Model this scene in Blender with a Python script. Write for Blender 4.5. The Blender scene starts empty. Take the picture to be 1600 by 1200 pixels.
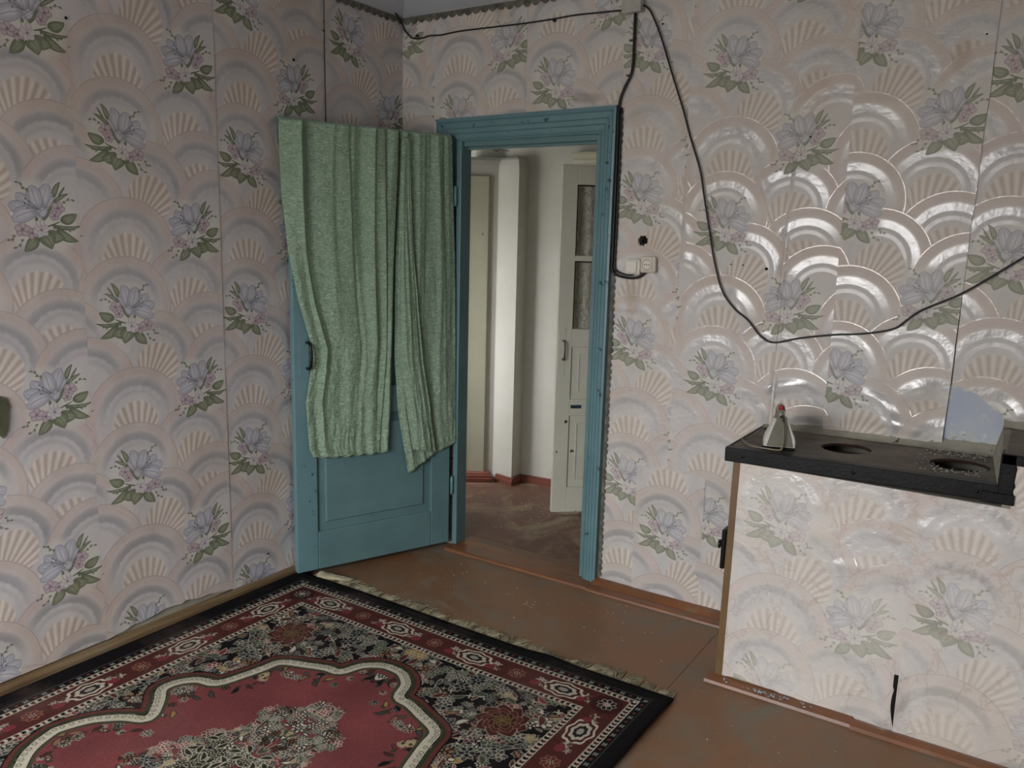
import bpy, bmesh, math, random
import numpy as np
from mathutils import Matrix, Vector, noise
from mathutils.geometry import tessellate_polygon

# ------------------------------------------------------------------ camera, light, exposure
S = bpy.context.scene
COL = S.collection
random.seed(7)
RNG = np.random.default_rng(11)
PI = math.pi

def link(o):
    COL.objects.link(o)
    return o

CAM_POS = Vector((2.767, -3.214, 1.55))
yaw, pitch, roll = -0.57498, 0.17399, 0.025646
fw = Vector((math.sin(yaw) * math.cos(pitch), math.cos(yaw) * math.cos(pitch), -math.sin(pitch)))
rt = Vector((math.cos(yaw), -math.sin(yaw), 0))
up = rt.cross(fw)
r2 = math.cos(roll) * rt + math.sin(roll) * up
u2 = -math.sin(roll) * rt + math.cos(roll) * up
cd = bpy.data.cameras.new('camera')
cam = link(bpy.data.objects.new('camera', cd))
cam.matrix_world = Matrix(((r2.x, u2.x, -fw.x, CAM_POS.x), (r2.y, u2.y, -fw.y, CAM_POS.y), (r2.z, u2.z, -fw.z, CAM_POS.z), (0, 0, 0, 1)))
cd.sensor_width = 36.0
cd.lens = 1280.0 / 1600.0 * 36.0
cd.clip_start = 0.02
S.camera = cam

S.view_settings.view_transform = 'Standard'
S.view_settings.look = 'None'
S.view_settings.gamma = 1.0
S.view_settings.use_curve_mapping = False
S.view_settings.exposure = 0.78

SKY = 22.0
w = bpy.data.worlds.new('world')          # overcast sky: brighter towards the zenith, dull ground below the horizon
S.world = w
w.use_nodes = True
wt = w.node_tree
bg = wt.nodes['Background']
tc = wt.nodes.new('ShaderNodeTexCoord')
sx = wt.nodes.new('ShaderNodeSeparateXYZ')
cr = wt.nodes.new('ShaderNodeValToRGB')
mr = wt.nodes.new('ShaderNodeMapRange')
mr.inputs['From Min'].default_value = -1.0
mr.inputs['From Max'].default_value = 1.0
els = cr.color_ramp.elements
els[0].position, els[0].color = 0.0, (0.17, 0.165, 0.16, 1)
els[1].position, els[1].color = 1.0, (0.965, 0.97, 0.985, 1)
for p_, c_ in ((0.48, (0.185, 0.18, 0.175, 1)), (0.53, (0.40, 0.40, 0.41, 1))):
    e_ = els.new(p_); e_.color = c_
wt.links.new(tc.outputs['Generated'], sx.inputs[0])
wt.links.new(sx.outputs['Z'], mr.inputs['Value'])
wt.links.new(mr.outputs['Result'], cr.inputs['Fac'])
wt.links.new(cr.outputs['Color'], bg.inputs['Color'])
bg.inputs['Strength'].default_value = SKY

def portal(name, loc, direction, sx, sy):
    ld = bpy.data.lights.new(name, 'AREA')
    ld.shape = 'RECTANGLE'
    ld.size, ld.size_y = sx, sy
    ld.cycles.is_portal = True              # guides sampling of the sky through a real window opening
    o = link(bpy.data.objects.new(name, ld))
    o.location = loc
    o.rotation_euler = Vector(direction).to_track_quat('-Z', 'Z').to_euler()
    return o

REAR_Y = -4.4
RIGHT_X = 4.3
portal('window_portal', (1.30, REAR_Y - 0.19, 1.50), (0, 1, 0), 1.96, 1.48)
portal('hall_window_portal', (-0.96, -0.04, 1.33), (0, 1, 0), 0.96, 1.10)

# ------------------------------------------------------------------ helpers
def tag(o, label=None, cat=None, group=None, kind=None):
    if label: o['label'] = label
    if cat: o['category'] = cat
    if group: o['group'] = group
    if kind: o['kind'] = kind
    return o

def empty(name, loc, rotz=0.0):
    o = link(bpy.data.objects.new(name, None))
    o.location = loc
    o.rotation_euler = (0, 0, rotz)
    o.empty_display_size = 0.1
    return o

def world_of(o):
    m = o.matrix_basis.copy()
    p = o.parent
    while p:
        m = p.matrix_basis @ m
        p = p.parent
    return m

class MB:
    """collects geometry; verts in world space, or in the parent's space when built with local=True"""
    def __init__(self):
        self.v, self.f, self.uv = [], [], {}
    def add(self, verts, faces, uvs=None):
        b = len(self.v)
        self.v.extend([tuple(p) for p in verts])
        self.f.extend([tuple(i + b for i in f) for f in faces])
        if uvs:
            for i, t in enumerate(uvs): self.uv[b + i] = t
        return self
    def box(self, x0, x1, y0, y1, z0, z1, bev=0.0, M=None, seg=2):
        bm = bmesh.new()
        bmesh.ops.create_cube(bm, size=1.0)
        for q in bm.verts:
            q.co = Vector(((x0 + x1) / 2 + q.co.x * (x1 - x0), (y0 + y1) / 2 + q.co.y * (y1 - y0), (z0 + z1) / 2 + q.co.z * (z1 - z0)))
        if bev > 0:
            bmesh.ops.bevel(bm, geom=bm.edges[:], offset=bev, segments=seg, affect='EDGES', profile=0.5)
        return self.bm(bm, M)
    def bm(self, bm, M=None):
        bm.verts.ensure_lookup_table()
        bm.verts.index_update()
        vs = [(M @ q.co if M else q.co.copy()) for q in bm.verts]
        fs = [[q.index for q in f.verts] for f in bm.faces]
        bm.free()
        return self.add(vs, fs)
    def tube(self, pts, r, n=8, closed=False, caps=True):
        pts = [Vector(p) for p in pts]
        m = len(pts)
        rad = r if hasattr(r, '__len__') else [r] * m
        T = []
        for i in range(m):
            a = pts[i - 1] if (i > 0 or closed) else pts[i]
            b = pts[(i + 1) % m] if (i < m - 1 or closed) else pts[i]
            T.append((b - a).normalized())
        ref = Vector((0, 0, 1)) if abs(T[0].z) < 0.9 else Vector((1, 0, 0))
        N = (ref - T[0] * ref.dot(T[0])).normalized()
        vs, fs = [], []
        for i in range(m):
            if i:
                N = N - T[i] * N.dot(T[i])
                N.normalize()
            B = T[i].cross(N)
            for k in range(n):
                a = 2 * PI * k / n
                vs.append(pts[i] + (N * math.cos(a) + B * math.sin(a)) * rad[i])
        for i in range(m if closed else m - 1):
            for k in range(n):
                a, b = i * n + k, i * n + (k + 1) % n
                c, d = ((i + 1) % m) * n + (k + 1) % n, ((i + 1) % m) * n + k
                fs.append((a, b, c, d))
        if caps and not closed:
            fs.append(tuple(range(n))[::-1])
            fs.append(tuple((m - 1) * n + k for k in range(n)))
        return self.add(vs, fs)
    def prism(self, poly, h, M=None, holes=()):
        """polygon in local XY extruded from z=0 to z=h"""
        loops = [[Vector((p[0], p[1], 0)) for p in l] for l in [poly, *holes]]
        flat = [p for l in loops for p in l]
        tris = tessellate_polygon(loops)
        n = len(flat)
        vs = [Vector(p) for p in flat] + [Vector((p.x, p.y, h)) for p in flat]
        fs = []
        for t in tris:
            a, b, c = (flat[i] for i in t)
            if (b - a).cross(c - a).z < 0: t = t[::-1]
            fs.append((t[2], t[1], t[0]))
            fs.append((t[0] + n, t[1] + n, t[2] + n))
        o = 0
        for li, l in enumerate(loops):
            m = len(l)
            ar = sum(l[i].x * l[(i + 1) % m].y - l[(i + 1) % m].x * l[i].y for i in range(m))
            ccw = (ar > 0) == (li == 0)
            for i in range(m):
                a, b = o + i, o + (i + 1) % m
                fs.append((a, b, b + n, a + n) if ccw else (b, a, a + n, b + n))
            o += m
        if M: vs = [M @ q for q in vs]
        return self.add(vs, fs)
    def grid(self, nu, nv, fn, uvfn=None):
        vs = [fn(i / nu, j / nv) for j in range(nv + 1) for i in range(nu + 1)]
        uv = [uvfn(i / nu, j / nv) for j in range(nv + 1) for i in range(nu + 1)] if uvfn else None
        fs = [(j * (nu + 1) + i, j * (nu + 1) + i + 1, (j + 1) * (nu + 1) + i + 1, (j + 1) * (nu + 1) + i) for j in range(nv) for i in range(nu)]
        return self.add(vs, fs, uv)
    def lathe(self, prof, c, n=16, M=None):
        """profile of (radius, z) about the Z axis through c"""
        vs, fs = [], []
        for (r, z) in prof:
            for k in range(n):
                a = 2 * PI * k / n
                p = Vector((r * math.cos(a), r * math.sin(a), z))
                if M: p = M @ p
                vs.append(Vector(c) + p)
        for i in range(len(prof) - 1):
            for k in range(n):
                fs.append((i * n + k, i * n + (k + 1) % n, (i + 1) * n + (k + 1) % n, (i + 1) * n + k))
        fs.append(tuple(range(n))[::-1])
        fs.append(tuple((len(prof) - 1) * n + k for k in range(n)))
        return self.add(vs, fs)
    def build(self, name, mat, parent=None, local=False, smooth=False, origin=None, solid=0.0, subsurf=0):
        me = bpy.data.meshes.new(name)
        o = bpy.data.objects.new(name, me)
        link(o)
        vs = [Vector(p) for p in self.v]
        if parent:
            o.parent = parent
            if not local:
                Mi = world_of(parent).inverted()
                vs = [Mi @ p for p in vs]
        if parent is None:
            if origin is None:
                xs = [p.x for p in vs]; ys = [p.y for p in vs]; zs = [p.z for p in vs]
                origin = ((min(xs) + max(xs)) / 2, (min(ys) + max(ys)) / 2, min(zs))
            o.location = origin
            off = Vector(origin)
            vs = [p - off for p in vs]
        me.from_pydata([tuple(p) for p in vs], [], self.f)
        if self.uv:
            ul = me.uv_layers.new(name='UVMap')
            for lp in me.loops:
                ul.data[lp.index].uv = self.uv.get(lp.vertex_index, (0, 0))
        if not self.uv:
            bm = bmesh.new(); bm.from_mesh(me)
            bmesh.ops.recalc_face_normals(bm, faces=bm.faces)
            bm.to_mesh(me); bm.free()
        if smooth:
            for p in me.polygons: p.use_smooth = True
        me.update()
        if mat: me.materials.append(mat)
        if solid:
            md = o.modifiers.new('thickness', 'SOLIDIFY'); md.thickness = solid; md.offset = -1
        if subsurf:
            md = o.modifiers.new('smooth', 'SUBSURF'); md.levels = subsurf; md.render_levels = subsurf
        return o

def frame(origin, X, Y):
    X = Vector(X).normalized(); Y = Vector(Y); Y = (Y - X * Y.dot(X)).normalized(); Z = X.cross(Y)
    return Matrix(((X.x, Y.x, Z.x, origin[0]), (X.y, Y.y, Z.y, origin[1]), (X.z, Y.z, Z.z, origin[2]), (0, 0, 0, 1)))

def smooth_path(pts, n=6):
    P = [Vector(p) for p in pts]
    out = []
    for i in range(len(P) - 1):
        p0, p1, p2, p3 = P[max(i - 1, 0)], P[i], P[i + 1], P[min(i + 2, len(P) - 1)]
        for k in range(n):
            t = k / n
            out.append(0.5 * ((2 * p1) + (p2 - p0) * t + (2 * p0 - 5 * p1 + 4 * p2 - p3) * t * t + (3 * p1 - p0 - 3 * p2 + p3) * t ** 3))
    out.append(P[-1])
    return out

def interp(x, xs, ys):
    return float(np.interp(x, xs, ys))

def fnoise(x, y, z=0.0):
    return noise.noise(Vector((x, y, z)))

# ------------------------------------------------------------------ materials
def lin(c):
    return tuple(((x / 12.92) if x <= 0.04045 else ((x + 0.055) / 1.055) ** 2.4) for x in c)

def rgba(c):
    return (*lin(c), 1.0)

class NT:
    def __init__(self, name):
        self.m = bpy.data.materials.new(name)
        self.m.use_nodes = True
        self.t = self.m.node_tree
        self.b = self.t.nodes['Principled BSDF']
    def n(self, typ, **kw):
        nd = self.t.nodes.new(typ)
        for k, v in kw.items():
            if k.startswith('i_'):
                nd.inputs[k[2:].replace('_', ' ')].default_value = v
            else: setattr(nd, k, v)
        return nd
    def l(self, a, b):
        self.t.links.new(a, b)
    def coord(self, kind='Object', scale=(1, 1, 1), rot=(0, 0, 0)):
        tc = self.n('ShaderNodeTexCoord')
        mp = self.n('ShaderNodeMapping')
        mp.inputs['Scale'].default_value = scale
        mp.inputs['Rotation'].default_value = rot
        self.l(tc.outputs[kind], mp.inputs['Vector'])
        return mp.outputs['Vector']
    def noise(self, vec, scale, detail=4, rough=0.55, dist=0.0):
        nd = self.n('ShaderNodeTexNoise')
        nd.inputs['Scale'].default_value = scale
        nd.inputs['Detail'].default_value = detail
        nd.inputs['Roughness'].default_value = rough
        nd.inputs['Distortion'].default_value = dist
        self.l(vec, nd.inputs['Vector'])
        return nd.outputs['Fac']
    def ramp(self, fac, stops, interp='LINEAR'):
        nd = self.n('ShaderNodeValToRGB')
        cr = nd.color_ramp
        cr.interpolation = interp
        while len(cr.elements) < len(stops): cr.elements.new(0.5)
        for e, (p, c) in zip(cr.elements, stops):
            e.position = p
            e.color = c if len(c) == 4 else (*c, 1)
        self.l(fac, nd.inputs['Fac'])
        return nd.outputs['Color']
    def mix(self, fac, a, b, mode='MIX'):
        nd = self.n('ShaderNodeMix', data_type='RGBA', blend_type=mode)
        for k, v in ((0, fac), (6, a), (7, b)):
            if hasattr(v, 'links'): self.l(v, nd.inputs[k])
            else: nd.inputs[k].default_value = v
        return nd.outputs[2]
    def math(self, op, a, b=0.0):
        nd = self.n('ShaderNodeMath', operation=op)
        for k, v in ((0, a), (1, b)):
            if hasattr(v, 'links'): self.l(v, nd.inputs[k])
            else: nd.inputs[k].default_value = v
        return nd.outputs[0]
    def bump(self, h, strength=0.3, dist=0.01):
        nd = self.n('ShaderNodeBump')
        nd.inputs['Strength'].default_value = strength
        nd.inputs['Distance'].default_value = dist
        self.l(h, nd.inputs['Height'])
        self.l(nd.outputs['Normal'], self.b.inputs['Normal'])
    def set(self, **kw):
        for k, v in kw.items():
            k = k.replace('_', ' ')
            if hasattr(v, 'links'): self.l(v, self.b.inputs[k])
            else: self.b.inputs[k].default_value = v
        return self.m

W0, W1 = (0, 0, 0, 1), (1, 1, 1, 1)

def mat_paint(name, base, dark, chip=None, rough=0.45, scale=6.0, chip_at=0.70, bump=0.15, bscale=60):
    k = NT(name)
    v = k.coord('Object')
    c = k.mix(k.ramp(k.noise(v, scale, 5), [(0.35, W0), (0.7, W1)]), rgba(base), rgba(dark))
    if chip:
        f = k.ramp(k.noise(v, 23, 6, 0.6), [(chip_at, W0), (chip_at + 0.02, W1)])
        c = k.mix(f, c, rgba(chip))
    k.bump(k.noise(v, bscale, 3), bump, 0.004)
    return k.set(Base_Color=c, Roughness=rough)

def mat_plain(name, c, rough=0.5, metal=0.0, var=0.08, scale=20, bump=0.1):
    k = NT(name)
    v = k.coord('Object')
    d = tuple(max(0, x * (1 - var * 2)) for x in c)
    col = k.mix(k.ramp(k.noise(v, scale, 4), [(0.3, W0), (0.7, W1)]), rgba(c), rgba(d))
    k.bump(k.noise(v, scale * 6, 2), bump, 0.003)
    return k.set(Base_Color=col, Roughness=rough, Metallic=metal)

# ---- the printed wallpaper repeat, drawn with numpy (flat print)
TW, TV = 0.56, 0.605
def sstep(a, b, x):
    t = np.clip((x - a) / (b - a), 0, 1)
    return t * t * (3 - 2 * t)

class Canvas:
    """an RGB+mask picture in metres; y up; wraps when wrap is set"""
    def __init__(self, w, h, px, base, wrap=True):
        self.nx, self.ny = int(round(w / px)), int(round(h / px))
        self.w, self.h, self.px = w, h, w / self.nx
        self.wrap = wrap
        self.a = np.zeros((self.ny, self.nx, 4), np.float32)
        self.a[..., :3] = base
    def region(self, x0, x1, y0, y1):
        i0, i1 = int(math.floor(x0 / self.px)) - 1, int(math.ceil(x1 / self.px)) + 1
        j0, j1 = int(math.floor(y0 / self.px)) - 1, int(math.ceil(y1 / self.px)) + 1
        if not self.wrap:
            i0, j0, i1, j1 = max(i0, 0), max(j0, 0), min(i1, self.nx), min(j1, self.ny)
            if i1 <= i0 or j1 <= j0: return None
        ii, jj = np.arange(i0, i1), np.arange(j0, j1)
        X, Y = np.meshgrid((ii + 0.5) * self.px, (jj + 0.5) * self.px)
        ix = np.ix_(jj % self.ny, ii % self.nx)
        return ix, X, Y
    def blend(self, ix, alpha, color, mask=None):
        cur = self.a[ix]
        al = alpha[..., None]
        cur[..., :3] = cur[..., :3] * (1 - al) + np.asarray(color, np.float32) * al
        if mask is not None: cur[..., 3] = cur[..., 3] * (1 - alpha) + mask * alpha
        self.a[ix] = cur
    def leaf(self, base, tip, width, bend, fill, edge, mid=None, prof=0.75, edge_w=0.0016, alpha=1.0, vein=True, rnd=0.85):
        b, t = np.array(base, float), np.array(tip, float)
        d = t - b; L = np.hypot(*d); d /= L; n = np.array([-d[1], d[0]])
        pad = width + abs(bend) + 0.004
        lo, hi = np.minimum(b, t) - pad, np.maximum(b, t) + pad
        R = self.region(lo[0], hi[0], lo[1], hi[1])
        if R is None: return
        ix, X, Y = R
        u = ((X - b[0]) * d[0] + (Y - b[1]) * d[1]) / L
        s = (X - b[0]) * n[0] + (Y - b[1]) * n[1]
        s = s - bend * 4 * u * (1 - u)
        uc = np.clip(u, 0.0, 1.0)
        hw = width * 0.5 * np.sin(PI * uc ** prof) ** rnd
        ins = hw - np.abs(s)
        ins = np.where((u < 0) | (u > 1), -1, ins)
        al = np.clip(ins / self.px + 0.5, 0, 1) * alpha
        q = np.clip(np.abs(s) / np.maximum(hw, 1e-5), 0, 1)
        col = np.array(fill)[None, None] * np.ones(X.shape + (1,))
        m = np.array(mid if mid is not None else fill)
        col = col + (m - np.array(fill)) * (sstep(0.75, 0.15, q) * sstep(0, 0.35, uc) * sstep(1.0, .6, uc))[..., None]
        if vein:
            col = col + (np.array(edge) - col) * (0.55 * sstep(0.10, 0.02, q) * (uc < 0.85))[..., None]
        col = col + (np.array(edge) - col) * (0.35 * sstep(0.35, 0.0, uc))[..., None]
        e = sstep(edge_w * 1.6, edge_w * 0.3, ins)
        col = col + (np.array(edge) - col) * e[..., None]
        self.blend(ix, al, col, 0.0)
    def disc(self, c, r, color, alpha=1.0, soft=0.0, mask=0.0):
        R = self.region(c[0] - r - soft, c[0] + r + soft, c[1] - r - soft, c[1] + r + soft)
        if R is None: return
        ix, X, Y = R
        d = np.hypot(X - c[0], Y - c[1])
        al = sstep(r + max(soft, self.px), r - max(soft, self.px), d) * alpha
        self.blend(ix, al, color, mask)
    def line(self, pts, w, color, alpha=1.0):
        for p, q in zip(pts[:-1], pts[1:]):
            p, q = np.array(p, float), np.array(q, float)
            lo, hi = np.minimum(p, q) - w * 2, np.maximum(p, q) + w * 2
            R = self.region(lo[0], hi[0], lo[1], hi[1])
            if R is None: continue
            ix, X, Y = R
            d = q - p; L2 = max(d @ d, 1e-12)
            t = np.clip(((X - p[0]) * d[0] + (Y - p[1]) * d[1]) / L2, 0, 1)
            ds = np.hypot(X - p[0] - t * d[0], Y - p[1] - t * d[1])
            self.blend(ix, np.clip((w / 2 - ds) / self.px + 0.5, 0, 1) * alpha, color)
    def image(self, name):
        im = bpy.data.images.new(name, self.nx, self.ny, alpha=True)
        im.alpha_mode = 'CHANNEL_PACKED'
        im.pixels.foreach_set(np.clip(self.a, 0, 1).astype(np.float32).ravel())
        im.update()
        im.pack()
        return im

def lowfreq(nx, ny, cells, seed):
    """smooth tiling noise in 0..1"""
    r = np.random.default_rng(seed)
    cx, cy = cells
    g = r.random((cy, cx))
    x = np.arange(nx) / nx * cx; y = np.arange(ny) / ny * cy
    x0, y0 = np.floor(x).astype(int), np.floor(y).astype(int)
    fx, fy = x - x0, y - y0
    fx, fy = fx * fx * (3 - 2 * fx), fy * fy * (3 - 2 * fy)
    g00 = g[np.ix_(y0 % cy, x0 % cx)]; g01 = g[np.ix_(y0 % cy, (x0 + 1) % cx)]
    g10 = g[np.ix_((y0 + 1) % cy, x0 % cx)]; g11 = g[np.ix_((y0 + 1) % cy, (x0 + 1) % cx)]
    FX, FY = fx[None, :], fy[:, None]
    return (g00 * (1 - FX) + g01 * FX) * (1 - FY) + (g10 * (1 - FX) + g11 * FX) * FY

def draw_wallpaper():
    C = Canvas(TW, TV, 0.00055, (0.83, 0.765, 0.745))
    B = (0.149, 0.30)
    # overlapping scallops: (dx, dy from the flower, radius, shell?, tilt)
    sc = [(0.0, 0.03, 0.178, False, 0.0), (0.33, -0.116, 0.185, True, 0.30), (0.098, -0.174, 0.185, True, -0.55),
          (-0.163, -0.253, 0.185, False, 0.15), (0.015, -0.385, 0.193, True, 0.05), (0.255, 0.062, 0.188, True, -0.30)]
    allsc = []
    for (dx, dy, r, sh, ti) in sc:
        for ky in (-2, -1, 0, 1, 2):
            allsc.append((B[1] + dy + ky * TV, B[0] + dx, r, sh, ti))
    allsc.sort(key=lambda s: -s[0])
    bign = lowfreq(C.nx, C.ny, (5, 5), 3)
    for (cy, cx, r, sh, ti) in allsc:
        if cy < -0.4 or cy > TV + 0.4: continue
        # draw without vertical wrap: clip rows to the tile, wrap only in x
        i0, i1 = int((cx - r) / C.px) - 2, int((cx + r) / C.px) + 2
        j0, j1 = max(0, int((cy - r) / C.px) - 2), min(C.ny, int((cy + r) / C.px) + 2)
        if j1 <= j0: continue
        ii, jj = np.arange(i0, i1), np.arange(j0, j1)
        X, Y = np.meshgrid((ii + 0.5) * C.px - cx, (jj + 0.5) * C.px - cy)
        ix = np.ix_(jj, ii % C.nx)
        d = np.hypot(X, Y) / r
        th = np.arctan2(X, Y) + ti
        bn = bign[ix]
        col = np.zeros(X.shape + (3,)); mk = np.zeros(X.shape)
        pink, beige = np.array((0.80, 0.735, 0.725)), np.array((0.80, 0.765, 0.735))
        col[:] = pink + (beige - pink) * (0.15 + 0.75 * bn)[..., None]
        def over(c, a):
            col[:] = col + (np.array(c) - col) * a[..., None]
        fade = sstep(1.75, 0.7, np.abs(th))
        wob = 0.012 * np.sin(th * 23) + 0.008 * np.sin(th * 61)
        over((0.82, 0.805, 0.80), sstep(0.90, 0.74, d) * 0.75)
        over((0.69, 0.695, 0.715), sstep(0.84, 0.68, d) * sstep(0.575, 0.645, d + wob) * (0.20 + 0.62 * fade))
        over((0.80, 0.79, 0.795), sstep(0.645, 0.62, d + wob) * 0.55)
        over((0.72, 0.725, 0.745), sstep(0.66, 0.54, d) * sstep(0.46, 0.54, d) * 0.35)
        mk[:] = np.maximum(sstep(0.60, 0.64, d) * sstep(0.78, 0.70, d) * 0.0, 0)
        mk = np.maximum(mk, 0.95 * sstep(0.62, 0.65, d) * sstep(0.83, 0.76, d) * fade)
        mk = np.maximum(mk, 0.60 * sstep(0.46, 0.48, d) * sstep(0.57, 0.54, d) * fade)
        if sh:
            t_ = -ti
            X2, Y2 = X - 0.14 * r * math.sin(t_), Y + 0.12 * r
            d2_ = np.hypot(X2, Y2) / r
            ax, ay = -0.62 * r * math.sin(t_), -0.62 * r * math.cos(t_)
            ph = np.arctan2(X2 - ax, Y2 - ay) - t_
            rib = 0.5 + 0.5 * np.cos(ph * 2 * PI / 0.155)
            edge = 0.465 + 0.012 * np.cos(ph * 2 * PI / 0.155)
            inside = sstep(edge + 0.012, edge - 0.012, d2_) * sstep(0.78, 0.74, np.abs(ph))
            ribc = np.array((0.735, 0.675, 0.65)) + (np.array((0.875, 0.845, 0.805)) - np.array((0.735, 0.675, 0.65))) * (rib ** 0.8)[..., None]
            col[:] = col + (ribc - col) * inside[..., None]
            mk = mk * (1 - inside)
        line = sstep(0.972, 0.984, d) * sstep(1.002, 0.992, d)
        over((0.74, 0.69, 0.685), line * 0.45)
        mk = np.maximum(mk, line * 1.0)
        al = np.clip((1 - d) * r / C.px + 0.5, 0, 1)
        C.blend(ix, al, col, mk)
    # flower sprays, measured on the lily facing right; mirrored for the other column
    def spray(cx, cy, mir):
        k = 0.000205
        def P(x, y):
            return (cx + (x - 640) * k * (-1 if mir else 1), cy - (y - 640) * k)
        sg = -1 if mir else 1
        GF, GE, GM = (0.475, 0.505, 0.415), (0.31, 0.345, 0.28), (0.60, 0.62, 0.53)
        LF, LE, LM = (0.70, 0.70, 0.74), (0.46, 0.465, 0.515), (0.80, 0.80, 0.825)
        KF, KE, KM = (0.70, 0.63, 0.66), (0.51, 0.44, 0.475), (0.79, 0.745, 0.765)
        def leaf(b, t, w_, bend=0.0, pal=0, prof=0.75, ew=0.0016, vein=True):
            rnd = 0.55 if pal in (1, 2, 4) else 0.75
            f, e, m = ((GF, GE, GM), (LF, LE, LM), (KF, KE, KM), ((0.45, 0.49, 0.42), (0.33, 0.37, 0.31), (0.5, 0.54, 0.46)), ((0.80, 0.785, 0.785), (0.60, 0.57, 0.60), (0.85, 0.84, 0.83)))[pal]
            C.leaf(P(*b), P(*t), w_ * 2 * k, bend * k * sg, f, e, m, prof, ew, vein=vein, rnd=rnd)
        # pale ground under the spray
        for (x, y, r_) in ((640, 640, 320), (480, 860, 300), (860, 860, 280), (330, 520, 200), (800, 420, 330), (300, 800, 200)):
            C.disc(P(x, y), r_ * k, (0.83, 0.825, 0.795), 0.55, soft=0.018)
        def sprig(b, t, n_, pal=3):
            C.line([P(*b), P(*t)], 0.0013, GE)
            for q in range(n_):
                f = q / max(n_ - 1, 1)
                x, y = b[0] + (t[0] - b[0]) * f, b[1] + (t[1] - b[1]) * f
                dx, dy = t[0] - b[0], t[1] - b[1]; L = math.hypot(dx, dy); dx, dy = dx / L, dy / L
                s_ = 1 if q % 2 else -1
                leaf((x, y), (x + dx * 42 - dy * 34 * s_, y + dy * 42 + dx * 34 * s_), 15, 0, pal, ew=0.0008, vein=False)
        # back leaves
        leaf((640, 800), (390, 700), 12, 10, 0)
        leaf((400, 700), (128, 583), 84, 26, 0)
        leaf((545, 770), (55, 765), 34, 46, 0)
        sprig((520, 800), (215, 845), 6)
        leaf((470, 830), (130, 1022), 72, 40, 0)
        leaf((640, 905), (345, 975), 104, 22, 0)
        leaf((700, 920), (563, 1148), 128, -38, 0, 0.62)
        leaf((780, 950), (992, 1192), 90, -14, 0)
        sprig((990, 1010), (1105, 1130), 3)
        sprig((1110, 950), (1190, 1015), 3)
        # stems and buds
        leaf((700, 720), (525, 455), 34, 10, 3)
        leaf((500, 425), (245, 262), 32, -16, 0)
        leaf((488, 345), (372, 85), 44, -26, 0)
        leaf((415, 325), (298, 150), 18, 0, 0)
        sprig((350, 395), (200, 355), 3)
        # lily
        leaf((640, 500), (470, 330), 60, -20, 1)
        leaf((655, 510), (575, 125), 105, -22, 1, 1.15)
        leaf((750, 520), (1065, 300), 100, -30, 1, 1.2)
        leaf((720, 545), (830, 165), 125, -10, 1, 1.1)
        leaf((790, 515), (1185, 480), 105, -20, 1, 1.3)
        leaf((745, 560), (1145, 712), 128, 34, 1, 1.1)
        leaf((740, 640), (600, 510), 56, 12, 1)
        for t_ in ((930, 375), (940, 452), (870, 420), (905, 520)):
            C.line([P(730, 535), P((730 + t_[0]) / 2, (535 + t_[1]) / 2 - 14), P(*t_)], 0.0013, (0.44, 0.43, 0.50))
            C.disc(P(*t_), 0.0028, (0.42, 0.42, 0.47))
        C.line([P(720, 545), P(860, 420), P(885, 250), P(1000, 140)], 0.0014, (0.50, 0.51, 0.50))
        sprig((885, 265), (1020, 135), 4)
        C.disc(P(1140, 615), 0.005, (0.88, 0.87, 0.85), 0.8, soft=0.002)
        # small blossoms
        def blossom(x, y, r_, pal, rot=0.3, n_=5):
            for q in range(n_):
                a = rot + 2 * PI * q / n_
                leaf((x, y), (x + r_ * math.cos(a), y + r_ * 0.9 * math.sin(a)), r_ * 0.42, 0, pal, 1.0, 0.0012)
            C.disc(P(x, y), 0.004, (0.52, 0.42, 0.48), 0.8, soft=0.002)
        blossom(430, 500, 120, 2, 0.5)
        blossom(490, 620, 95, 2, 1.1)
        blossom(860, 900, 110, 2, 0.2)
        blossom(1000, 850, 130, 2, 0.9)
        blossom(710, 850, 130, 4, 0.3, 6)
        leaf((715, 830), (770, 620), 56, 0, 4)
        leaf((690, 800), (690, 680), 40, 0, 4)
        leaf((775, 715), (775, 640), 26, 0, 3)
    spray(B[0], B[1], False)
    spray(B[0] + 0.296, B[1] - TV / 2, True)
    spray(B[0] + 0.296, B[1] + TV / 2, True)
    # woven look of the paper
    yy, xx = np.mgrid[0:C.ny, 0:C.nx]
    tex = 0.006 * np.sin(yy * 2 * PI / 6.0 + 1.5 * lowfreq(C.nx, C.ny, (40, 8), 5) * 6) + 0.010 * (RNG.random((C.ny, C.nx)) - 0.5)
    C.a[..., :3] += tex[..., None]
    C.a[..., :3] *= (0.97 + 0.05 * lowfreq(C.nx, C.ny, (9, 7), 8))[..., None]
    return C.image('wallpaper_print')

PRINT = draw_wallpaper()

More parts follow.
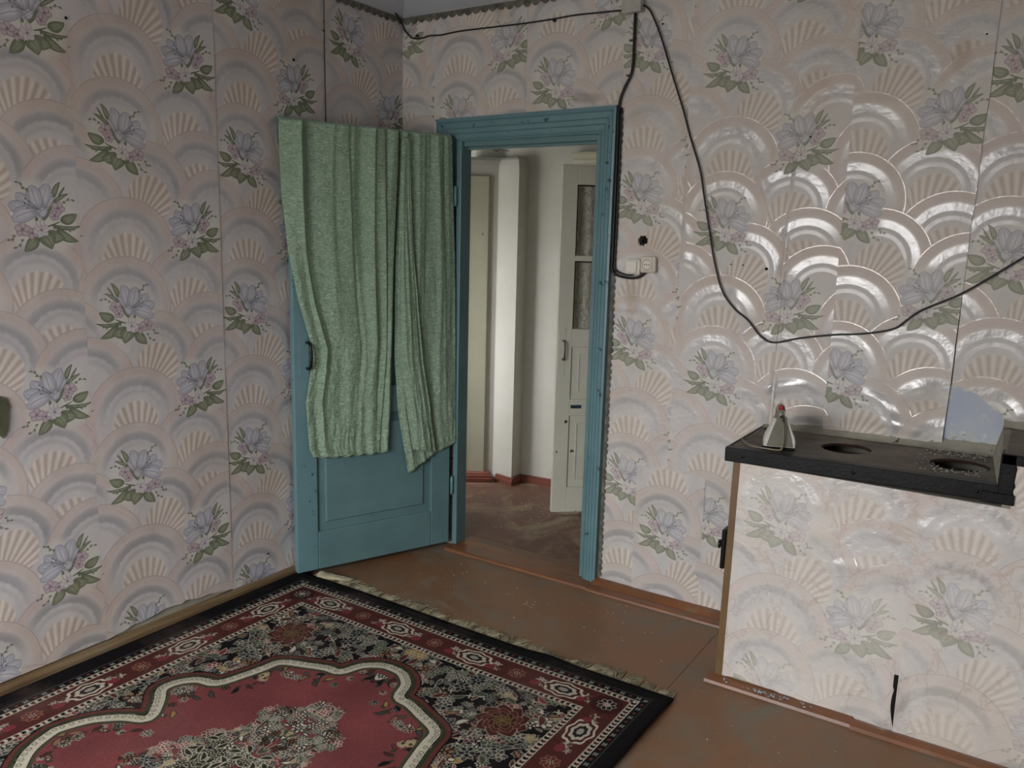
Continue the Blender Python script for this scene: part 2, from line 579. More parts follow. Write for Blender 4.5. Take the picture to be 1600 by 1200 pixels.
def mat_wallpaper(name, stain=0.0, crumple=0.25, tint=(1, 1, 1), fade=0.0, spots=()):
    k = NT(name)
    uv = k.n('ShaderNodeUVMap')
    im = k.n('ShaderNodeTexImage')
    im.image = PRINT
    im.interpolation = 'Cubic'
    k.l(uv.outputs['UV'], im.inputs['Vector'])
    v = k.coord('Object')
    c = im.outputs['Color']
    # handling and age: blotchy yellowing of the paper itself
    c = k.mix(k.math('MULTIPLY', k.ramp(k.noise(v, 2.3, 4), [(0.48, W0), (0.75, W1)]), 0.35), c, rgba((0.86, 0.80, 0.68)), 'MULTIPLY')
    if spots:
        ge = k.n('ShaderNodeNewGeometry'); sp_ = k.n('ShaderNodeSeparateXYZ')
        k.l(ge.outputs['Position'], sp_.inputs[0])
        nz = k.noise(ge.outputs['Position'], 18, 4, 0.6)
        for (cx, cz, rx, rz, amt, colr) in spots:
            a_ = (lambda q_: k.math('MULTIPLY', q_, q_))(k.math('DIVIDE', k.math('SUBTRACT', sp_.outputs['X'], cx), rx))
            b_ = (lambda q_: k.math('MULTIPLY', q_, q_))(k.math('DIVIDE', k.math('SUBTRACT', sp_.outputs['Z'], cz), rz))
            g_ = k.ramp(k.math('ADD', k.math('ADD', a_, b_), k.math('MULTIPLY', nz, 0.9)), [(0.30, W1), (1.0, W0)])
            c = k.mix(k.math('MULTIPLY', g_, amt), c, rgba(colr))
    if fade:
        c = k.mix(k.math('MULTIPLY', k.ramp(k.noise(v, 1.7, 4), [(0.3, (.5, .5, .5, 1)), (0.7, W1)]), fade), c, rgba((0.885, 0.875, 0.855)))
    if tint != (1, 1, 1):
        c = k.mix(1.0, c, (*tint, 1), 'MULTIPLY')
    if stain:
        n1 = k.noise(v, 3.2, 6, 0.6, 0.6)
        tide = k.ramp(n1, [(0.488, W0), (0.498, W1), (0.502, W1), (0.508, W0)])
        c = k.mix(k.math('MULTIPLY', tide, 0.30 * stain), c, rgba((0.70, 0.58, 0.50)))
        wash = k.ramp(n1, [(0.30, W1), (0.50, W0)])
        c = k.mix(k.math('MULTIPLY', wash, 0.55 * stain), c, rgba((0.90, 0.875, 0.83)))
        flow = k.ramp(k.noise(v, 1.6, 3, 0.5), [(0.55, W0), (0.72, W1)])
        c = k.mix(k.math('MULTIPLY', flow, 0.25 * stain), c, rgba((0.86, 0.79, 0.69)))
    rough = k.ramp(im.outputs['Alpha'], [(0.0, (0.56,) * 3), (1.0, (0.27,) * 3)])
    nb = k.math('ADD', k.math('MULTIPLY', k.noise(v, 7, 4, 0.6), 1.0), k.math('MULTIPLY', k.noise(v, 260, 2), 0.02))
    k.bump(nb, crumple, 0.03)
    sp = k.math('ADD', 0.35, k.math('MULTIPLY', im.outputs['Alpha'], 0.45))
    return k.set(Base_Color=c, Roughness=rough, Specular_IOR_Level=sp, Metallic=k.math('MULTIPLY', im.outputs['Alpha'], 0.21))

M_PAPER_LEFT = mat_wallpaper('wallpaper_left', 0.15, 0.12)
M_PAPER_BACK = mat_wallpaper('wallpaper_back', 0.25, 0.22, tint=(1.0, 1.0, 0.965), fade=0.24)
M_PAPER_SPOT = mat_wallpaper('wallpaper_back_stained', 0.25, 0.22, tint=(1.0, 1.0, 0.965), fade=0.24, spots=((1.285, 1.31, 0.055, 0.12, 0.75, (0.60, 0.49, 0.32)), (1.33, 1.55, 0.10, 0.10, 0.35, (0.66, 0.56, 0.44)), (1.26, 2.05, 0.10, 0.06, 0.4, (0.72, 0.60, 0.47)), (1.30, 0.70, 0.06, 0.25, 0.25, (0.72, 0.63, 0.50))))
M_PAPER_STAIN2 = mat_wallpaper('wallpaper_over_door', 0.25, 0.22, tint=(1.0, 1.0, 0.965), fade=0.24, spots=((1.02, 2.15, 0.16, 0.035, 0.7, (0.45, 0.37, 0.27)), (0.45, 2.16, 0.2, 0.05, 0.3, (0.78, 0.68, 0.52))))
M_PAPER_STAIN3 = mat_wallpaper('wallpaper_leak', 0.25, 0.22, tint=(1.0, 1.0, 0.965), fade=0.24, spots=((1.98, 2.10, 0.09, 0.13, 0.35, (0.74, 0.60, 0.46)), (2.44, 2.18, 0.05, 0.10, 0.5, (0.66, 0.52, 0.37))))
M_PAPER_STOVE = mat_wallpaper('wallpaper_stove', 1.0, 0.30, fade=0.55, tint=(1.0, 1.0, 0.975))

# ---- the rug's woven picture
RUG = dict(x0=0.035, x1=1.845, y0=-3.335, y1=-0.725)
def draw_rug():
    RW, RH = RUG['x1'] - RUG['x0'], RUG['y1'] - RUG['y0']
    px = 0.00165
    hw, hh = RW / 2, RH / 2
    Q = Canvas(hw, hh, px, (0.07, 0.06, 0.065), wrap=False)      # one quarter: p = |x - cx|, q = |y - cy|
    nx, ny = Q.nx, Q.ny
    pp, qq = np.meshgrid((np.arange(nx) + 0.5) * Q.px, (np.arange(ny) + 0.5) * Q.px)
    d = np.minimum(hw - pp, hh - qq)
    BLACK, BROWN, CREAM = np.array((0.065, 0.055, 0.06)), np.array((0.31, 0.16, 0.145)), np.array((0.76, 0.73, 0.655))
    RED, GREY, GOLD, GREEN, TAN, ROSE = np.array((0.475, 0.25, 0.25)), np.array((0.43, 0.44, 0.41)), np.array((0.60, 0.49, 0.28)), np.array((0.27, 0.28, 0.20)), np.array((0.52, 0.40, 0.30)), np.array((0.47, 0.20, 0.225))
    r = random.Random(5)
    prand = lambda: r.random()
    # spandrel ground with dense floral pile
    def rosette(c, s, pal, n_=6, rot=0.0):
        f, e = pal
        for q in range(n_):
            a = rot + 2 * PI * q / n_
            Q.leaf((c[0] + 0.15 * s * math.cos(a), c[1] + 0.15 * s * math.sin(a)), (c[0] + s * math.cos(a), c[1] + s * math.sin(a)), s * 0.62, 0, f, e, None, 1.0, 0.0032, vein=False)
        Q.disc(c, s * 0.30, e); Q.disc(c, s * 0.17, f)
    def frond(c, s, a, pal):
        f, e = pal
        t = (c[0] + s * math.cos(a), c[1] + s * math.sin(a))
        Q.leaf(c, t, s * 0.42, s * 0.12 * (1 if prand() > .5 else -1), f, e, None, 0.8, 0.0034, vein=False)
    def cross(c, s, col):
        for a in (0.4, 0.4 + PI / 2):
            Q.line([(c[0] - s * math.cos(a), c[1] - s * math.sin(a)), (c[0] + s * math.cos(a), c[1] + s * math.sin(a))], s * 0.5, col)
    PALS = [(GREY * 0.62, CREAM * 0.88), (BROWN, CREAM * 0.85), (CREAM, BLACK + 0.05), (GOLD, CREAM * 0.9), (GREEN, GREY * 1.25), (ROSE, CREAM), (TAN, BLACK), (BLACK + 0.02, GREY * 1.2)]
    for _ in range(1750):
        c = (prand() * hw, prand() * hh)
        if c[0] < 0.36 and c[1] < 0.70 or c[0] < 0.12 and c[1] < 0.85: continue
        k_ = r.random()
        s = 0.014 + 0.022 * prand()
        pal = PALS[r.choices(range(8), (6, 4, 2.6, 1.4, 4, 1.4, 2, 5))[0]]
        if k_ < 0.45: rosette(c, s, pal, r.choice((5, 6, 7)), prand() * 3)
        elif k_ < 0.9: frond(c, s * 1.9, prand() * 6.28, pal)
        else: cross(c, s * 0.45, CREAM * 0.9)
    # corner palmette in the spandrel
    pc = (0.50, 0.86)
    for ring, (fa, ed) in ((0.095, (BROWN * 0.9, CREAM * .85)), (0.072, (BROWN * 1.05, TAN)), (0.052, (BROWN * .8, TAN)), (0.034, (TAN * .6, GOLD * .8))):
        for q in range(9):
            a = 2 * PI * q / 9
            Q.leaf(pc, (pc[0] + ring * math.cos(a), pc[1] + ring * math.sin(a)), ring * 0.75, 0, fa, ed, None, 1.1, 0.004, vein=False)
    # scalloped cream line enclosing the red field
    line = [(0.0, .905), (.05, .897), (.11, .85), (.142, .775), (.20, .762), (.27, .735), (.365, .692), (.385, .62), (.40, .56), (.433, .468), (.50, .445), (.545, .395), (.552, .33), (.49, .275), (.435, .205), (.50, .165), (.57, .095), (.607, 0.0), (.61, -0.05)]
    sp = [tuple(p)[:2] for p in smooth_path([(a, b, 0) for a, b in line], 4)]
    # keep the notches crisp: use the raw polyline with light rounding
    A_ = np.array(sp)
    dist = np.full(pp.shape, 9.0)
    for (x0, y0), (x1, y1) in zip(A_[:-1], A_[1:]):
        dx, dy = x1 - x0, y1 - y0
        t = np.clip(((pp - x0) * dx + (qq - y0) * dy) / (dx * dx + dy * dy + 1e-12), 0, 1)
        dist = np.minimum(dist, np.hypot(pp - x0 - t * dx, qq - y0 - t * dy))
    inside = np.zeros(pp.shape, bool)
    poly = list(map(tuple, A_)) + [(-0.1, -0.05), (-0.1, 0.905)]
    for (x0, y0), (x1, y1) in zip(poly, poly[1:] + poly[:1]):
        if y0 == y1: continue
        cnd = ((y0 > qq) != (y1 > qq)) & (pp < (x1 - x0) * (qq - y0) / (y1 - y0) + x0)
        inside ^= cnd
    sd = np.where(inside, -dist, dist)
    full = np.ix_(np.arange(ny), np.arange(nx))
    aa = lambda x: np.clip(x / Q.px + 0.5, 0, 1)
    def band(lo, hi, col, alpha=1.0):
        Q.blend(full, aa(sd - lo) * aa(hi - sd) * alpha, col)
    wear = 0.88 + 0.2 * lowfreq(nx, ny, (6, 9), 2)
    Q.blend(full, aa(-sd - 0.01), (RED[None, None] * wear[..., None]))
    # sprays hanging inside the cream line
    acc = 0.0
    for (x0, y0), (x1, y1) in zip(A_[:-1], A_[1:]):
        L = math.hypot(x1 - x0, y1 - y0); acc += L
        if acc > 0.009:
            acc = 0
            nx_, ny_ = (y1 - y0) / (L + 1e-9), -(x1 - x0) / (L + 1e-9)
            if nx_ * x0 + ny_ * y0 > 0: nx_, ny_ = -nx_, -ny_
            o = 0.040 + 0.055 * prand()
            c = (x0 + nx_ * o, y0 + ny_ * o)
            pal = PALS[r.choices(range(8), (3, 4, 5, 1.5, 2, 1, 2, 1))[0]]
            if prand() < 0.5: rosette(c, 0.012 + 0.012 * prand(), pal, 6, prand())
            else: frond(c, 0.035 + 0.02 * prand(), prand() * 6.28, (pal[0], BLACK + 0.1))
            Q.leaf(c, (c[0] + 0.03 * (prand() - .5), c[1] + 0.03 * (prand() - .5)), 0.012, 0, GREEN, BLACK, None, vein=False)
    band(-0.036, -0.026, GREEN); band(-0.026, 0.014, BLACK); band(-0.024, 0.012, CREAM); band(0.016, 0.030, GREEN * 0.8); band(0.030, 0.044, BROWN * 1.25); band(0.044, 0.049, BLACK)
    # green curls on the cream line
    acc = 0
    for (x0, y0), (x1, y1) in zip(A_[:-1], A_[1:]):
        acc += math.hypot(x1 - x0, y1 - y0)
        if acc > 0.016:
            acc = 0
            Q.disc((x0, y0), 0.0085, (0.42, 0.45, 0.36), 0.8); Q.disc((x0, y0), 0.0045, CREAM)
    # pointed central medallion
    mq = [0, .10, .19, .30, .36, .40, .45, .50, .55, .61]
    mp_ = [.33, .29, .25, .21, .13, .12, .175, .13, .06, .004]
    for _ in range(420):
        q = prand() * 0.60
        pm = interp(q, mq, mp_)
        p = prand() ** 0.8 * pm
        e = pm - p
        s = 0.012 + 0.013 * prand()
        if e < 0.03: pal = PALS[r.choices(range(8), (2, 6, 2, 1, 2, 2, 4, 0))[0]]
        else: pal = PALS[r.choices(range(8), (2, 2, 6, 3, 5, 1, 2, 3))[0]]
        if prand() < 0.5: rosette((p, q), s, pal, 6, prand())
        else: frond((p, q), s * 1.8, prand() * 6.28, pal)
    for _ in range(60):
        q = prand() * 0.30; p = prand() * 0.17
        frond((p, q), 0.05, prand() * 6.28, (GREEN * 0.6, CREAM))
        rosette((prand() * .16, prand() * .26), 0.017, (CREAM, GREEN * .5), 5)
    # borders, measured from the rug's edge inward
    def dband(lo, hi, col):
        Q.blend(full, aa(d - lo) * aa(hi - d), col)
    dband(-1, 0.250, BLACK); dband(0.110, 0.225, BROWN)
    dband(0.225, 0.250, CREAM * 0.92); dband(0.084, 0.110, CREAM * 0.92)
    dband(0.2335, 0.2405, BROWN); dband(0.092, 0.101, BROWN * 0.8)
    dband(0.0535, 0.056, GREY * 0.8)
    def along(step, off, fn):
        n_ = int((hw - off) / step)
        for i in range(n_ + 1):
            x = i * step
            if x < hw - off + 0.01: fn((x, hh - off), 0, i)
        n_ = int((hh - off) / step)
        for i in range(n_ + 1):
            y = i * step
            if y < hh - off + 0.01: fn((hw - off, y), 1, i)
    def guard(c, ax, i):
        if i % 2: rosette(c, 0.011, (BLACK, GREY * 1.5), 4, PI / 4)
        else: Q.disc(c, 0.006, BROWN * 1.4)
    along(0.030, 0.070, guard)
    def dots(c, ax, i):
        Q.disc(c, 0.0085, BLACK if i % 2 else BROWN * 0.9)
        t = 0.008
        Q.disc((c[0] + (t if not ax else 0), c[1] + (t if ax else 0)), 0.0055, CREAM)
    along(0.021, 0.097, dots)
    along(0.021, 0.2375, dots)
    def border(c, ax, i):
        if i % 2:
            for (s, f) in ((0.050, CREAM), (0.042, BROWN * 0.9), (0.033, CREAM * 0.95), (0.022, BLACK + .08), (0.012, CREAM * .8)):
                R = Q.region(c[0] - .12, c[0] + .12, c[1] - .12, c[1] + .12)
                if R is None: continue
                ix, X, Y = R
                sx, sy = (1.55, 0.92) if not ax else (0.92, 1.55)
                an = np.arctan2((Y - c[1]) / sy, (X - c[0]) / sx)
                rr = np.hypot((X - c[0]) / sx, (Y - c[1]) / sy) - s * (1 + 0.07 * np.cos(an * 8))
                Q.blend(ix, np.clip(-rr / Q.px + 0.5, 0, 1), f)
        else:
            rosette(c, 0.034, (BROWN * 1.2, TAN * 1.15), 8)
            rosette(c, 0.017, (CREAM, BROWN), 6)
        sx = (0.09, 0.0) if not ax else (0.0, 0.09)
        for sgn in (-1, 1):
            cc = (c[0] + sx[0] * sgn, c[1] + sx[1] * sgn)
            cross((cc[0], cc[1] + 0.012), 0.014, CREAM * 0.9)
            Q.disc((cc[0] - .012, cc[1] - .018), 0.015, ROSE); cross((cc[0] + .016, cc[1] - .018), 0.010, CREAM * 0.8)
            frond(cc, 0.032, sgn * 0.8 + ax * 1.57, (GREEN, BROWN * 1.3))
    along(0.19, 0.167, border)
    # corner square of the border
    cs = (hw - 0.167, hh - 0.167)
    Q.disc(cs, 0.056, BROWN * 0.75); rosette(cs, 0.036, (BLACK + .05, CREAM), 8); rosette(cs, 0.016, (ROSE, CREAM), 6)
    q = Q.a[..., :3]
    h = np.concatenate([q[:, ::-1], q], 1)
    fullim = np.concatenate([h[::-1], h], 0)
    n2 = RNG.random(fullim.shape[:2])
    fullim = fullim * (0.86 + 0.28 * n2)[..., None]
    F = Canvas(RW, RH, RW / fullim.shape[1], (0, 0, 0), wrap=False)
    F.ny, F.nx = fullim.shape[:2]
    F.a = np.ones((F.ny, F.nx, 4), np.float32)
    F.a[..., :3] = fullim
    return F.image('rug_weave')

RUGIMG = draw_rug()
def mat_rug():
    k = NT('rug_pile')
    uv = k.n('ShaderNodeUVMap')
    im = k.n('ShaderNodeTexImage'); im.image = RUGIMG
    k.l(uv.outputs['UV'], im.inputs['Vector'])
    v = k.coord('Object')
    c = k.mix(k.math('MULTIPLY', k.ramp(k.noise(v, 3, 5), [(0.52, W0), (0.8, W1)]), 0.22), im.outputs['Color'], rgba((0.58, 0.48, 0.45)))
    k.bump(k.noise(v, 420, 2), 0.5, 0.004)
    return k.set(Base_Color=c, Roughness=0.95, Specular_IOR_Level=0.15)
M_RUG = mat_rug()

M_BLUE = mat_paint('blue_paint', (0.405, 0.535, 0.545), (0.365, 0.49, 0.50), (0.22, 0.34, 0.35), 0.38, 5.0, 0.71)
M_BLUE_CHIP = mat_paint('blue_paint_chipped', (0.425, 0.56, 0.58), (0.38, 0.52, 0.545), (0.20, 0.31, 0.34), 0.36, 5.0, 0.635)
M_WHITEP = mat_paint('old_white_paint', (0.85, 0.85, 0.785), (0.81, 0.81, 0.74), (0.18, 0.19, 0.15), 0.42, 4.0, 0.665)
M_CREAMP = mat_paint('cream_paint', (0.78, 0.775, 0.69), (0.74, 0.735, 0.64), (0.36, 0.34, 0.24), 0.4, 4.0, 0.73)
M_WASH = mat_paint('whitewash', (0.83, 0.825, 0.79), (0.79, 0.785, 0.74), None, 0.8, 3.0, 0.7, 0.3, 12)
M_CEIL = mat_paint('ceiling_whitewash', (0.74, 0.765, 0.80), (0.70, 0.725, 0.76), None, 0.8, 3.0)
M_PLASTER = mat_paint('bare_plaster', (0.66, 0.64, 0.585), (0.55, 0.54, 0.48), (0.33, 0.30, 0.24), 0.9, 9.0, 0.66, 0.6, 40)
M_BLUEPLASTER = mat_paint('pale_blue_plaster', (0.685, 0.72, 0.785), (0.745, 0.765, 0.775), (0.80, 0.81, 0.79), 0.8, 9.0, 0.60, 0.3, 30)
M_IRON = mat_plain('black_iron', (0.085, 0.085, 0.09), 0.42, 0.5, 0.3, 14, 0.25)
M_CASTTOP = mat_plain('dusty_cast_iron', (0.50, 0.46, 0.405), 0.6, 0.0, 0.22, 9, 0.3)
M_RUST = mat_plain('rust', (0.26, 0.13, 0.075), 0.9, 0.0, 0.35, 25, 0.5)
M_WIRE = mat_plain('black_cable', (0.075, 0.07, 0.075), 0.45, 0.0, 0.1)
M_PLASTIC = mat_plain('ivory_plastic', (0.90, 0.885, 0.835), 0.3, 0.0, 0.02)
M_PLASTIC2 = mat_plain('yellowed_plastic', (0.885, 0.86, 0.80), 0.32, 0.0, 0.03)
M_BOX = mat_plain('grey_white_plastic', (0.73, 0.725, 0.69), 0.4, 0.0, 0.04)
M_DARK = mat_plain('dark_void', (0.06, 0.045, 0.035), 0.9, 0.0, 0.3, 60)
M_STEEL = mat_plain('worn_steel', (0.42, 0.41, 0.37), 0.32, 0.8, 0.2)
M_BLACKP = mat_plain('black_handle', (0.05, 0.055, 0.05), 0.3, 0.2, 0.1)
M_IRONBODY = mat_plain('iron_grey_plastic', (0.50, 0.49, 0.44), 0.35, 0.0, 0.05)
M_IRONBODY2 = mat_plain('iron_pale_plastic', (0.84, 0.835, 0.80), 0.35, 0.0, 0.04)
M_RED = mat_plain('red_plastic', (0.66, 0.12, 0.15), 0.35, 0.0, 0.05)
M_CORD = mat_plain('beige_cord', (0.55, 0.51, 0.43), 0.6, 0.0, 0.1)
M_POST = mat_paint('brown_post', (0.455, 0.345, 0.205), (0.40, 0.30, 0.18), (0.30, 0.22, 0.14), 0.5, 8.0, 0.70)
M_FRINGE = mat_plain('cotton_fringe', (0.74, 0.705, 0.585), 0.9, 0.0, 0.12, 30)
M_BORDER = mat_plain('grey_paper_border', (0.47, 0.465, 0.42), 0.8, 0.0, 0.2, 40)
M_LACE = mat_plain('lace', (0.88, 0.87, 0.80), 0.8, 0.0, 0.06)
M_CHIP = mat_plain('plaster_crumbs', (0.80, 0.80, 0.76), 0.9, 0.0, 0.12, 40)
M_BLUECHIP = mat_plain('blue_white_flakes', (0.70, 0.755, 0.79), 0.8, 0.0, 0.1, 40)
M_TAPE = mat_plain('scuff', (0.2, 0.15, 0.12), 0.8)

def mat_baseboard():
    k = NT('ochre_baseboard')
    v = k.coord('Object', (30, 1.5, 12))
    n1 = k.noise(v, 2.0, 5, 0.6)
    c = k.ramp(n1, [(0.3, rgba((0.33, 0.255, 0.17))), (0.5, rgba((0.46, 0.375, 0.265))), (0.72, rgba((0.52, 0.46, 0.37)))])
    k.bump(n1, 0.2, 0.003)
    return k.set(Base_Color=c, Roughness=0.5)
M_BASE = mat_baseboard()

def mat_floor(name, base, dark, dust, orange, dustlo, gloss=0.34):
    k = NT(name)
    v = k.coord('Object')
    c = k.mix(k.ramp(k.noise(v, 2.2, 5, 0.6), [(0.35, W0), (0.68, W1)]), rgba(base), rgba(dark))
    c = k.mix(k.math('MULTIPLY', k.ramp(k.noise(v, 3.4, 5, 0.6, 1.0), [(0.46, W0), (0.66, W1)]), 0.50), c, rgba(orange))
    g = k.ramp(k.noise(v, 2.9, 7, 0.66, 0.8), [(dustlo, W0), (dustlo + 0.17, W1)])
    c = k.mix(k.math('MULTIPLY', g, 0.75), c, rgba(dust))
    sp = k.ramp(k.noise(v, 95, 2, 0.5), [(0.745, W0), (0.76, W1)])
    c = k.mix(k.math('MULTIPLY', sp, 0.8), c, rgba((0.72, 0.66, 0.55)))
    k.bump(k.noise(v, 14, 5), 0.12, 0.01)
    rg = k.ramp(g, [(0, (gloss,) * 3), (1, (0.75,) * 3)])
    return k.set(Base_Color=c, Roughness=rg)
M_FLOOR = mat_floor('brown_floor_paint', (0.525, 0.385, 0.265), (0.48, 0.36, 0.26), (0.50, 0.48, 0.425), (0.575, 0.38, 0.235), 0.475, 0.46)
M_HALLFLOOR = mat_floor('hall_floor_paint', (0.45, 0.325, 0.265), (0.40, 0.30, 0.25), (0.66, 0.61, 0.50), (0.48, 0.315, 0.26), 0.50, 0.55)
M_TRIM = mat_floor('orange_brown_trim', (0.50, 0.325, 0.21), (0.43, 0.295, 0.20), (0.52, 0.46, 0.36), (0.585, 0.34, 0.20), 0.60, 0.36)
M_REDTRIM = mat_floor('red_brown_trim', (0.50, 0.30, 0.25), (0.44, 0.265, 0.215), (0.56, 0.46, 0.40), (0.54, 0.31, 0.26), 0.66, 0.35)

def mat_curtain():
    k = NT('green_satin')
    v = k.coord('Object', (30, 30, 105), (0.0, 0.10, 0.0))
    v2 = k.coord('Object', (24, 24, 30))
    n1 = k.noise(v, 1.0, 6, 0.72, 2.2)
    n2 = k.noise(v2, 1.1, 6, 0.62, 1.5)
    c = k.mix(k.ramp(n1, [(0.42, W0), (0.68, W1)]), rgba((0.47, 0.585, 0.48)), rgba((0.73, 0.825, 0.72)))
    k.bump(k.math('ADD', n1, k.math('MULTIPLY', n2, 2.6)), 0.5, 0.010)
    return k.set(Base_Color=c, Roughness=0.32, Sheen_Weight=0.2, Specular_IOR_Level=0.7, Metallic=0.12)
M_CURTAIN = mat_curtain()

def mat_glass():
    k = NT('old_glass')
    gl = k.n('ShaderNodeBsdfGlossy'); gl.inputs['Roughness'].default_value = 0.06
    tr = k.n('ShaderNodeBsdfTransparent'); tr.inputs['Color'].default_value = (0.965, 0.965, 0.97, 1)
    mx = k.n('ShaderNodeMixShader'); mx.inputs[0].default_value = 0.10
    k.l(tr.outputs[0], mx.inputs[1]); k.l(gl.outputs[0], mx.inputs[2])
    out = [n for n in k.t.nodes if n.type == 'OUTPUT_MATERIAL'][0]
    k.l(mx.outputs[0], out.inputs['Surface'])
    return k.m
M_GLASS = mat_glass()

def mat_lace():
    k = NT('lace_pattern')
    v = k.coord('Object', (1, 1, 0.35))
    n1 = k.noise(v, 26, 3, 0.5, 2.2)
    c = k.ramp(n1, [(0.40, rgba((0.90, 0.91, 0.85))), (0.47, rgba((0.70, 0.66, 0.55))), (0.53, rgba((0.91, 0.91, 0.85)))])
    return k.set(Base_Color=c, Roughness=0.9)
M_LACEP = mat_lace()

# ================================================================== SETTING
ROOM_H = 2.585
def struct(o, label, cat):
    return tag(o, label, cat, kind='structure')

OX0, OX1, OZ = 0.365, 1.108, 1.998        # door opening
WT = 0.05                                  # wall thickness

# --- floors
fl = struct(MB().box(-0.2, RIGHT_X + 0.1, REAR_Y - 0.1, 0.0, -0.08, -0.004).build('floor', M_FLOOR), 'brown painted floor of worn fibreboard sheets with grey scuffs', 'floor')
def sheet(x0, x1, y0, y1):
    MB().box(x0, x1, y0, y1, -0.004, 0.0, 0.0006, seg=1).build('floor_sheet', M_FLOOR, fl)
sheet(0.0, 1.7988, -2.20, 0.0); sheet(1.800, RIGHT_X, -0.5988, 0.0)
sheet(1.800, RIGHT_X, -2.20, -0.600); sheet(0.0, 1.797, REAR_Y, -2.203); sheet(1.800, RIGHT_X, REAR_Y, -2.203)
fh = struct(MB().box(-2.0, 2.1, 0.0, 1.8, -0.08, 0.0).build('floor', M_HALLFLOOR), 'reddish brown hallway floor dusted with pale plaster', 'floor')

# --- plaster walls behind the paper
wl = struct(MB().box(-0.2, 0.0, REAR_Y - 0.1, WT, -0.08, 2.75).build('wall_left', M_PLASTER), 'left wall papered with scallops, shells and lily sprays', 'wall')
poly = [(-0.2, -0.08), (OX0, -0.08), (OX0, OZ), (OX1, OZ), (OX1, -0.08), (RIGHT_X + 0.2, -0.08), (RIGHT_X + 0.2, 2.75), (-0.2, 2.75)]
HOLE = (1.320, 1.561, 0.0205)
hole = [(HOLE[0] + HOLE[2] * (1 + 0.10 * math.sin(k * 2.3)) * math.cos(2 * PI * k / 18), HOLE[1] + HOLE[2] * (1 + 0.10 * math.sin(k * 2.3)) * math.sin(2 * PI * k / 18)) for k in range(18)]
Mback = Matrix(((1, 0, 0, 0), (0, 0, 1, 0), (0, 1, 0, 0), (0, 0, 0, 1)))
wb = struct(MB().prism(poly, WT, Mback, holes=[hole]).build('wall_back', M_PLASTER), 'back wall with the blue doorway, papered with shells and lily sprays', 'wall')
MB().prism([(p[0], p[1]) for p in hole], 0.004, Matrix(((1, 0, 0, 0), (0, 0, 1, 0.038), (0, 1, 0, 0), (0, 0, 0, 1)))).build('dark_hole_bottom', M_DARK, wb)  # dark-coloured bottom closing the hole
MB().tube([(p[0], 0.012, p[1]) for p in hole], 0.0012, 4, True).build('hole_rim', M_DARK, wb)
WX0, WX1, WZ0, WZ1 = 0.32, 2.28, 0.76, 2.24
wr = struct(MB().prism([(-0.2, -0.08), (RIGHT_X + 0.2, -0.08), (RIGHT_X + 0.2, 2.75), (-0.2, 2.75)], 0.2, Matrix(((1, 0, 0, 0), (0, 0, 1, REAR_Y - 0.2), (0, 1, 0, 0), (0, 0, 0, 1))),
      holes=[[(WX0, WZ0), (WX1, WZ0), (WX1, WZ1), (WX0, WZ1)]]).build('wall_rear', M_WASH), 'pale rear wall with the window that lights the room', 'wall')
struct(MB().box(RIGHT_X, RIGHT_X + 0.2, REAR_Y - 0.2, WT, -0.08, 2.75).build('wall_right', M_WASH), 'pale whitewashed right wall', 'wall')
def window(name, M, wd, ht, label):
    e = struct(empty(name, M @ Vector((0, 0, 0))), label, 'window')
    for (a, b, c, d) in ((0, 0.07, 0, ht), (wd - 0.07, wd, 0, ht), (0.07, wd - 0.07, 0, 0.07), (0.07, wd - 0.07, ht - 0.07, ht), (wd / 2 - 0.04, wd / 2 + 0.04, 0.07, ht - 0.07)):
        MB().box(a, b, -0.03, 0.03, c, d, 0.004, M=M).build('window_frame', M_WHITEP, e)
    for (a, b) in ((0.07, wd / 2 - 0.04), (wd / 2 + 0.04, wd - 0.07)):
        MB().box(a, b, -0.002, 0.002, 0.07, ht - 0.07, M=M).build('pane', M_GLASS, e)
    MB().box(-0.05, wd + 0.05, 0.0, 0.14, -0.035, 0.0, 0.006, M=M).build('window_sill', M_WHITEP, e)
window('window_1', Matrix.Translation((WX0, REAR_Y - 0.1, WZ0)), WX1 - WX0, WZ1 - WZ0, 'white two-light window in the rear wall')
window('window_2', Matrix.Translation((-1.44, 0.025, 0.78)), 0.96, 1.10, 'white window in the hallway wall left of the room')

# --- ceiling with a sloping plaster cove along the walls
ce = struct(MB().box(-0.2, RIGHT_X + 0.2, REAR_Y - 0.2, WT, 2.70, 2.80).build('ceiling', M_CEIL), 'bluish whitewashed ceiling with a sloping cove at the walls', 'ceiling')
m = MB()
m.prism([(0, ROOM_H + 0.002), (0, 2.70), (-0.16, 2.70), (-0.13, 2.665)], RIGHT_X, Matrix(((0, 0, 1, 0), (1, 0, 0, 0), (0, 1, 0, 0), (0, 0, 0, 1))))
m.build('cove', M_CEIL, ce)
m = MB()
m.prism([(0, ROOM_H + 0.002), (0.13, 2.665), (0.16, 2.70), (0, 2.70)], -REAR_Y, Matrix(((1, 0, 0, 0), (0, 0, 1, REAR_Y), (0, 1, 0, 0), (0, 0, 0, 1))))
m.build('cove', M_CEIL, ce)

